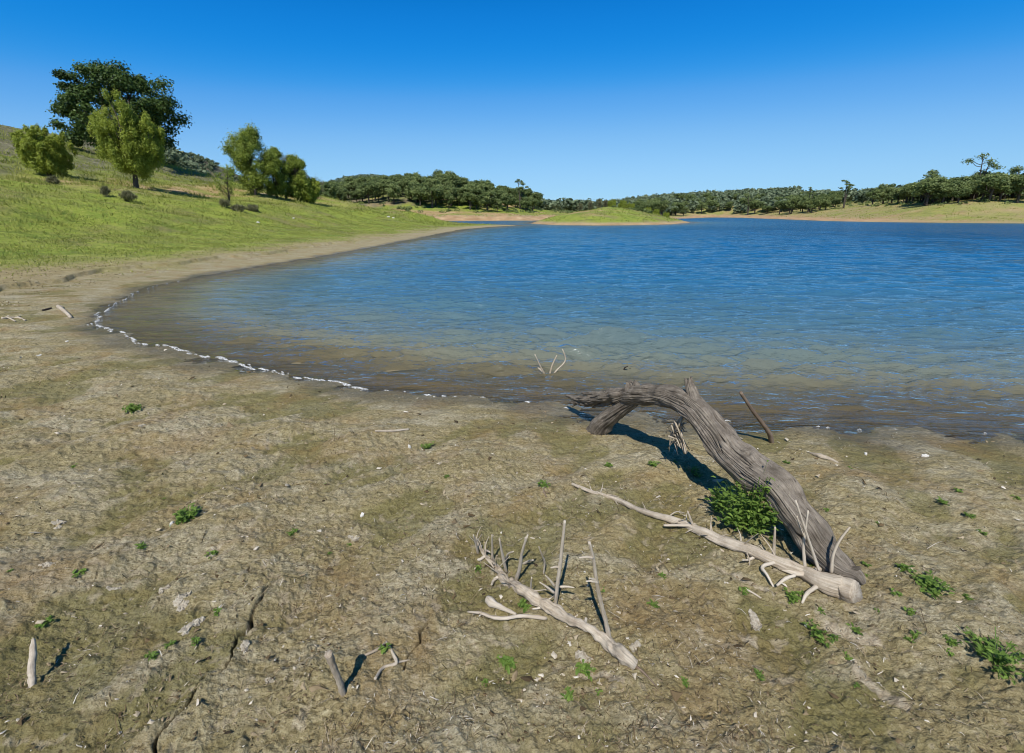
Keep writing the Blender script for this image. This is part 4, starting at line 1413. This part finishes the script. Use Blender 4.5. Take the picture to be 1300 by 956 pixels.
water_stick('forked_twig', 'pale forked twig with three prongs sticking out of the shallow water', [[(696, 477, 3), (686, 465, 2.3), (679, 450, 1.5)], [(696, 477, 3), (706, 471, 2.6), (718, 457, 2.2), (714, 443, 1.4)],
                                                                   [(697, 475, 3), (701, 464, 2.4), (707, 451, 1.6)], [(695, 476, 4), (688, 471, 4), (683, 467, 2)]], M['pale'], (696, 477))
water_stick('twig_stub', 'small dark curled twig poking out of the water beyond the log', [[(794, 471, 2.5), (793, 467, 2), (797, 465, 1.4)], [(798, 470, 2), (800, 467, 1.4)]], M['charred'], (796, 471))


# ------------------------------------------------------------------ pale flakes, stones, sand
def flake(name, label, px, py, wpx, hpx, mat, cat, seed, thick=.012, group=None, pieces=3):
    g = on_ground(px, py); rg = np.random.default_rng(seed); mb = MB()
    sc = cam_depth(g) / F_PX
    W = wpx * sc * .40; Dp = hpx * sc * .40 / .72
    for k in range(pieces):
        cx, cy = (rg.normal(size=2) * np.array([W, Dp]) * (.45 if pieces > 1 else 0))
        m = 16; th = np.arange(m) / m * 6.283
        rr = (1 + .45 * n2(np.cos(th) * 1.3 + seed * 3 + k, np.sin(th) * 1.3, 4) + .2 * n2(np.cos(th) * 4 + seed + k, np.sin(th) * 4, 5)) * (1 if pieces == 1 else rg.uniform(.35, .75))
        x = g[0] + cx + np.cos(th) * W * rr; y = g[1] + cy + np.sin(th) * Dp * rr
        z0 = ground_z(x, y)
        tilt = (x - g[0]) * rg.normal() * .15 + (y - g[1]) * rg.normal() * .15
        low = np.stack([x, y, z0 - .01], 1); top = np.stack([x, y, z0 + thick + np.maximum(-thick, tilt)], 1)
        inn = np.stack([g[0] + cx + np.cos(th) * W * rr * .6, g[1] + cy + np.sin(th) * Dp * rr * .6, 0 * x], 1)
        inn[:, 2] = ground_z(inn[:, 0], inn[:, 1]) + thick * 1.25 + .25 * thick * rg.normal(size=m)
        c = inn.mean(0); c[2] += thick * .2
        V = np.concatenate([low, top, inn, [c]])
        j = np.arange(m); j2 = (j + 1) % m
        q = np.concatenate([np.stack([j, j2, j2 + m, j + m], 1), np.stack([j + m, j2 + m, j2 + 2 * m, j + 2 * m], 1)])
        mb.add(V, q, np.stack([j + 2 * m, j2 + 2 * m, np.full(m, 3 * m)], 1))
    me = mb.mesh(name, mat, False); me.transform(__import__('mathutils').Matrix.Translation(-Vector(g)))
    return tag(link(name, me, None, tuple(g)), label, cat, group)


GF = 'pale dried clay flakes on the near mud'
for i, (px, py, w, h, lab) in enumerate([(232, 763, 24, 17, 'layered pale clay flake left of the long crack, upper one of two'), (246, 792, 24, 18, 'pale clay flake left of the long crack, lower one of two'),
                                         (206, 750, 16, 10, 'small pale clay flake beside a short dark crack'), (311, 821, 15, 16, 'rounded pale clay flake right of the long crack'),
                                         (144, 748, 20, 8, 'thin flat clay flake left of the short dark crack'), (65, 716, 22, 8, 'flat grey clay flake near the left edge of the mud'),
                                         (270, 707, 12, 8, 'small grey clay flake above the long crack'), (450, 685, 20, 7, 'flat pale clay flake right of the end of the long crack'),
                                         (802, 820, 18, 14, 'pale clay lump beside the thick end of the forked branch'), (956, 788, 20, 18, 'pale round clay patch below the pole'),
                                         (742, 835, 20, 12, 'pale clay flake under the thick end of the forked branch'), (180, 540, 12, 6, 'pale crumb of clay on the mud in the left middle ground'),
                                         (74, 667, 16, 8, 'pale clay flake at the left edge beside a dark dip'), (340, 866, 18, 8, 'pale clay flake at the bottom edge right of the long crack')]):
    flake('clay_flake', lab, px, py, w, h, M['clay'], 'clay flake', 100 + i, group=GF, pieces=5 if w > 18 else 3, thick=.005)
for i, (px, py, w, lab) in enumerate([(1174, 580, 8, 'small white shell like stone on the mud right of the pole'), (711, 637, 6, 'small white stone on the wet sand edge of the water'),
                                      (218, 665, 7, 'small grey pebble beside the leafy weed on the left'), (85, 434, 4, 'white pebble on the mud left of the foam line'), (50, 452, 5, 'white pebble on the far left mud flat'),
                                      (1099, 577, 4, 'white pebble right of the bark sliver'), (520, 568, 5, 'white pebble below the flat pale stick'),
                                      (460, 655, 6, 'white pebble on the mud below the middle of the flat')]):
    if i == 1: continue
    flake('pebble', lab, px, py, w, w * .7, M['stone'], 'stone', 150 + i, .010, pieces=1)
for i, (px, Y, s, lab) in enumerate([(372, 40, .08, 'pale stone lying on the far grass below the tree row'), (326, 34, .09, 'white stone at the foot of the dark flat bush'),
                                     (493, 62, .16, 'white stone on the grass near the spit, left of its twin'), (499, 62, .13, 'white stone on the grass near the spit, right of its twin')]):
    x = at_y(px, HOR, Y)[0]; z = gz(x, Y); mb = MB()
    u, v = np.meshgrid(np.arange(12) / 12 * 6.283, np.linspace(.05, 3.09, 8))
    d = np.stack([np.cos(u) * np.sin(v), np.sin(u) * np.sin(v), np.cos(v)], -1).reshape(-1, 3)
    d = d * (1 + .35 * n3(d[:, 0] * 1.4 + i * 5, d[:, 1] * 1.4, d[:, 2] * 1.4, 3))[:, None] * np.array([s * 1.3, s, s * .75])
    mb.add(d, polar_quads(8, 12, True))
    tag(link('field_stone', mb.mesh('field_stone', M['stone'], False), None, (x, Y, z + s * .3)), lab, 'stone')


# ------------------------------------------------------------------ weeds
def weed_mesh(seed, r, h, stems, leaf, bushy):
    rg = np.random.default_rng(seed); mb = MB()
    for i in range(stems):
        a = rg.uniform(0, 6.283); out = r * math.sqrt(rg.random()); hh = h * rg.uniform(.25, 1.08) * (1.1 - .55 * (out / r) ** 1.5)
        tip = np.array([math.cos(a) * out, math.sin(a) * out, hh])
        base = np.array([math.cos(a), math.sin(a), 0]) * out * .25
        mid = (base + tip) / 2 + np.array([0, 0, hh * .12])
        tb = [base - np.array([0, 0, .01]), mid, tip]
        pp, rr = smooth_path(tb, [.0022, .0018, .001], 6)
        # thin stem as crossed strips
        dirx = np.array([-math.sin(a), math.cos(a), 0])
        for k in range(5):
            w0 = dirx * .0016
            mb.add(np.array([pp[k] - w0, pp[k] + w0, pp[k + 1] + w0, pp[k + 1] - w0]), [[0, 1, 2, 3]], tone=np.full(4, .35))
        n = int(rg.integers(6, 10)) if bushy else int(rg.integers(4, 7))
        for k in range(n):
            f = rg.uniform(.25, 1.02)
            p = pp[min(5, int(f * 5))] + rg.normal(size=3) * leaf * .15
            b = rg.uniform(0, 6.283)
            d = np.array([math.cos(b), math.sin(b), rg.uniform(-.15, .6)]); d /= np.linalg.norm(d)
            s = np.cross(d, [0, 0, 1]); s /= np.linalg.norm(s); up = np.cross(s, d)
            L = leaf * rg.uniform(.6, 1.3); W = L * rg.uniform(.26, .38)
            # lobed leaf, folded along the midrib and curling down
            fr = np.array([0, .22, .36, .5, .62, .78, 1.0]); wd = np.array([.08, .8, .55, 1.0, .6, .62, .02])
            mid_ = p + d * (fr * L)[:, None] + up * (-.35 * L * fr ** 2 + .12 * L * fr)[:, None]
            lf = mid_ + s * (wd * W)[:, None] + up * (wd * W * .35)[:, None]
            rt = mid_ - s * (wd * W)[:, None] + up * (wd * W * .35)[:, None]
            V = np.concatenate([mid_, lf, rt]); m = len(fr); q = []
            for j in range(m - 1):
                q.append([j, j + 1, m + j + 1, m + j]); q.append([j + 1, j, 2 * m + j, 2 * m + j + 1])
            mb.add(V, q, tone=np.full(3 * m, np.clip(rg.normal(.5, .22), 0, 1)))
    return mb.mesh('weed', M['weed'], False)


def weed(name, label, px, py, wpx, hpx, stems, leaf, seed, group=None, bushy=False, shift=0.0):
    g = on_ground(px, py); sc = cam_depth(g) / F_PX
    o = link(name, weed_mesh(seed, wpx * sc * .5, hpx * sc * .8, stems, leaf, bushy), None, (g[0], g[1], g[2]))
    return tag(o, label, 'plant', group)


weed('leafy_weed', 'big leafy green weed clump growing against the foot of the arched log', 950, 670, 96, 112, 130, .028, 1, bushy=True)
weed('leafy_weed', 'small green weed at the left side of the big weed clump', 912, 645, 34, 40, 34, .028, 2)
weed('leafy_weed', 'thin green weed in the shadow under the log', 882, 603, 30, 14, 14, .022, 3)
weed('leafy_weed', 'low spreading green weed alone on the left mud flat', 238, 658, 38, 22, 34, .026, 5)
weed('leafy_weed', 'low green weed alone on the mud right of the log', 1176, 746, 54, 24, 30, .021, 6)
weed('leafy_weed', 'loose green weed at the bottom right edge', 1265, 840, 90, 44, 44, .020, 7)
weed('leafy_weed', 'sparse green and reddish weed below the cut end of the pole', 1042, 810, 44, 18, 16, .018, 8)
weed('leafy_weed', 'small weed tuft under the pole near its cut end', 1003, 762, 26, 14, 16, .016, 9)
weed('leafy_weed', 'small green weed above the long pale pole near its thin end', 690, 617, 20, 8, 12, .02, 10)
weed('leafy_weed', 'tiny green sprout on open mud below the flat pale stick', 542, 568, 18, 8, 12, .024, 11)
weed('leafy_weed', 'bright tiny sprout left of the shadow of the log', 771, 592, 9, 9, 8, .02, 12)
weed('leafy_weed', 'bright tiny sprout beside the log shadow, near the hanging roots', 829, 590, 13, 7, 9, .022, 13)
weed('leafy_weed', 'dark small weed tuft on the left middle mud', 168, 520, 26, 9, 26, .03, 14)
weed('leafy_weed', 'small green sprout on the mud in the right middle distance', 1199, 638, 14, 7, 9, .02, 15)
weed('leafy_weed', 'tiny plant beside the thick end of the forked branch', 742, 852, 26, 10, 12, .02, 16)
weed('leafy_weed', 'small weed under the middle of the forked branch', 664, 770, 18, 10, 10, .02, 17)
weed('leafy_weed', 'small sprout on the mud at the lower right of the weed alone', 1148, 722, 14, 8, 9, .02, 18)
weed('leafy_weed', 'thin blades of weed left of the forked branch base', 645, 842, 18, 12, 8, .03, 19)
GW = 'tiny green sprouts on the near mud'
rg = np.random.default_rng(77)
proto = [weed_mesh(300 + k, .022, .014, 6, .013, False) for k in range(4)]
for i in range(60):
    px, py = rg.uniform(10, 1290), rg.uniform(585, 890)
    if i > 30: px = rg.uniform(700, 1300)
    g = on_ground(px, py)
    tag(link('tiny_sprout', proto[i % 4], None, tuple(g), rg.uniform(0, 6.28), rg.uniform(.6, 1.5)), 'tiny green sprout dotted on the near mud', 'plant', GW)

# ------------------------------------------------------------------ light, sky, camera
W = bpy.data.worlds.new('World'); S.world = W; W.use_nodes = True
nt = W.node_tree; nt.nodes.clear()
sky = nt.nodes.new('ShaderNodeTexSky'); sky.sky_type = 'NISHITA'; sky.sun_disc = False
sky.sun_elevation = SUN_EL; sky.sun_rotation = SUN_AZ
sky.altitude = 100; sky.air_density = 1.0; sky.dust_density = 0.0; sky.ozone_density = 3.0
v1 = nt.nodes.new('ShaderNodeVectorMath'); v1.operation = 'SCALE'; v1.inputs[3].default_value = .1
v2 = nt.nodes.new('ShaderNodeVectorMath'); v2.operation = 'SCALE'; v2.inputs[3].default_value = 10.0
cv = nt.nodes.new('ShaderNodeRGBCurve')      # deep polarised blue overhead, pale blue at the horizon
for ci, pts in enumerate([[(0, .0), (.10, .002), (.141, .005), (.187, .020), (.25, .107), (.391, .242), (.828, .375), (1, .40)],
                          [(0, .0), (.15, .065), (.20, .135), (.24, .195), (.313, .275), (.41, .392), (.594, .546), (.931, .675), (1, .69)],
                          [(0, .0), (.30, .20), (.38, .38), (.43, .658), (.523, .775), (.636, .855), (.78, .920), (.85, .955), (1, .97)]]):
    c = cv.mapping.curves[ci]
    c.points[0].location = pts[0]; c.points[1].location = pts[-1]
    for p in pts[1:-1]: c.points.new(*p)
cv.mapping.update()
bg = nt.nodes.new('ShaderNodeBackground'); bg.inputs['Strength'].default_value = .10
wo = nt.nodes.new('ShaderNodeOutputWorld')
nt.links.new(sky.outputs[0], v1.inputs[0]); nt.links.new(v1.outputs[0], cv.inputs['Color']); nt.links.new(cv.outputs[0], v2.inputs[0]); nt.links.new(v2.outputs[0], bg.inputs['Color']); nt.links.new(bg.outputs[0], wo.inputs[0])

sl = bpy.data.lights.new('sun', 'SUN'); sl.energy = 5.0; sl.angle = math.radians(.5); sl.color = (1, .955, .88)
so = bpy.data.objects.new('sun', sl); COL.objects.link(so)
so.rotation_euler = Vector(-SUN).to_track_quat('-Z', 'Y').to_euler()

cd = bpy.data.cameras.new('camera'); cam = bpy.data.objects.new('camera', cd); COL.objects.link(cam)
cd.sensor_width = 36; cd.lens = F_PX / 1300 * 36; cd.shift_y = -45 / 1300
cd.clip_start = .05; cd.clip_end = 8000
cam.location = (0, 0, EYE); cam.rotation_euler = (math.pi / 2 - PITCH, 0, 0)
S.camera = cam
S.view_settings.view_transform = 'Standard'; S.view_settings.look = 'None'; S.view_settings.exposure = 0
S.render.engine = 'CYCLES'
S.cycles.use_denoising = True
S.cycles.filter_width = 1.0
S.cycles.max_bounces = 6; S.cycles.transparent_max_bounces = 8
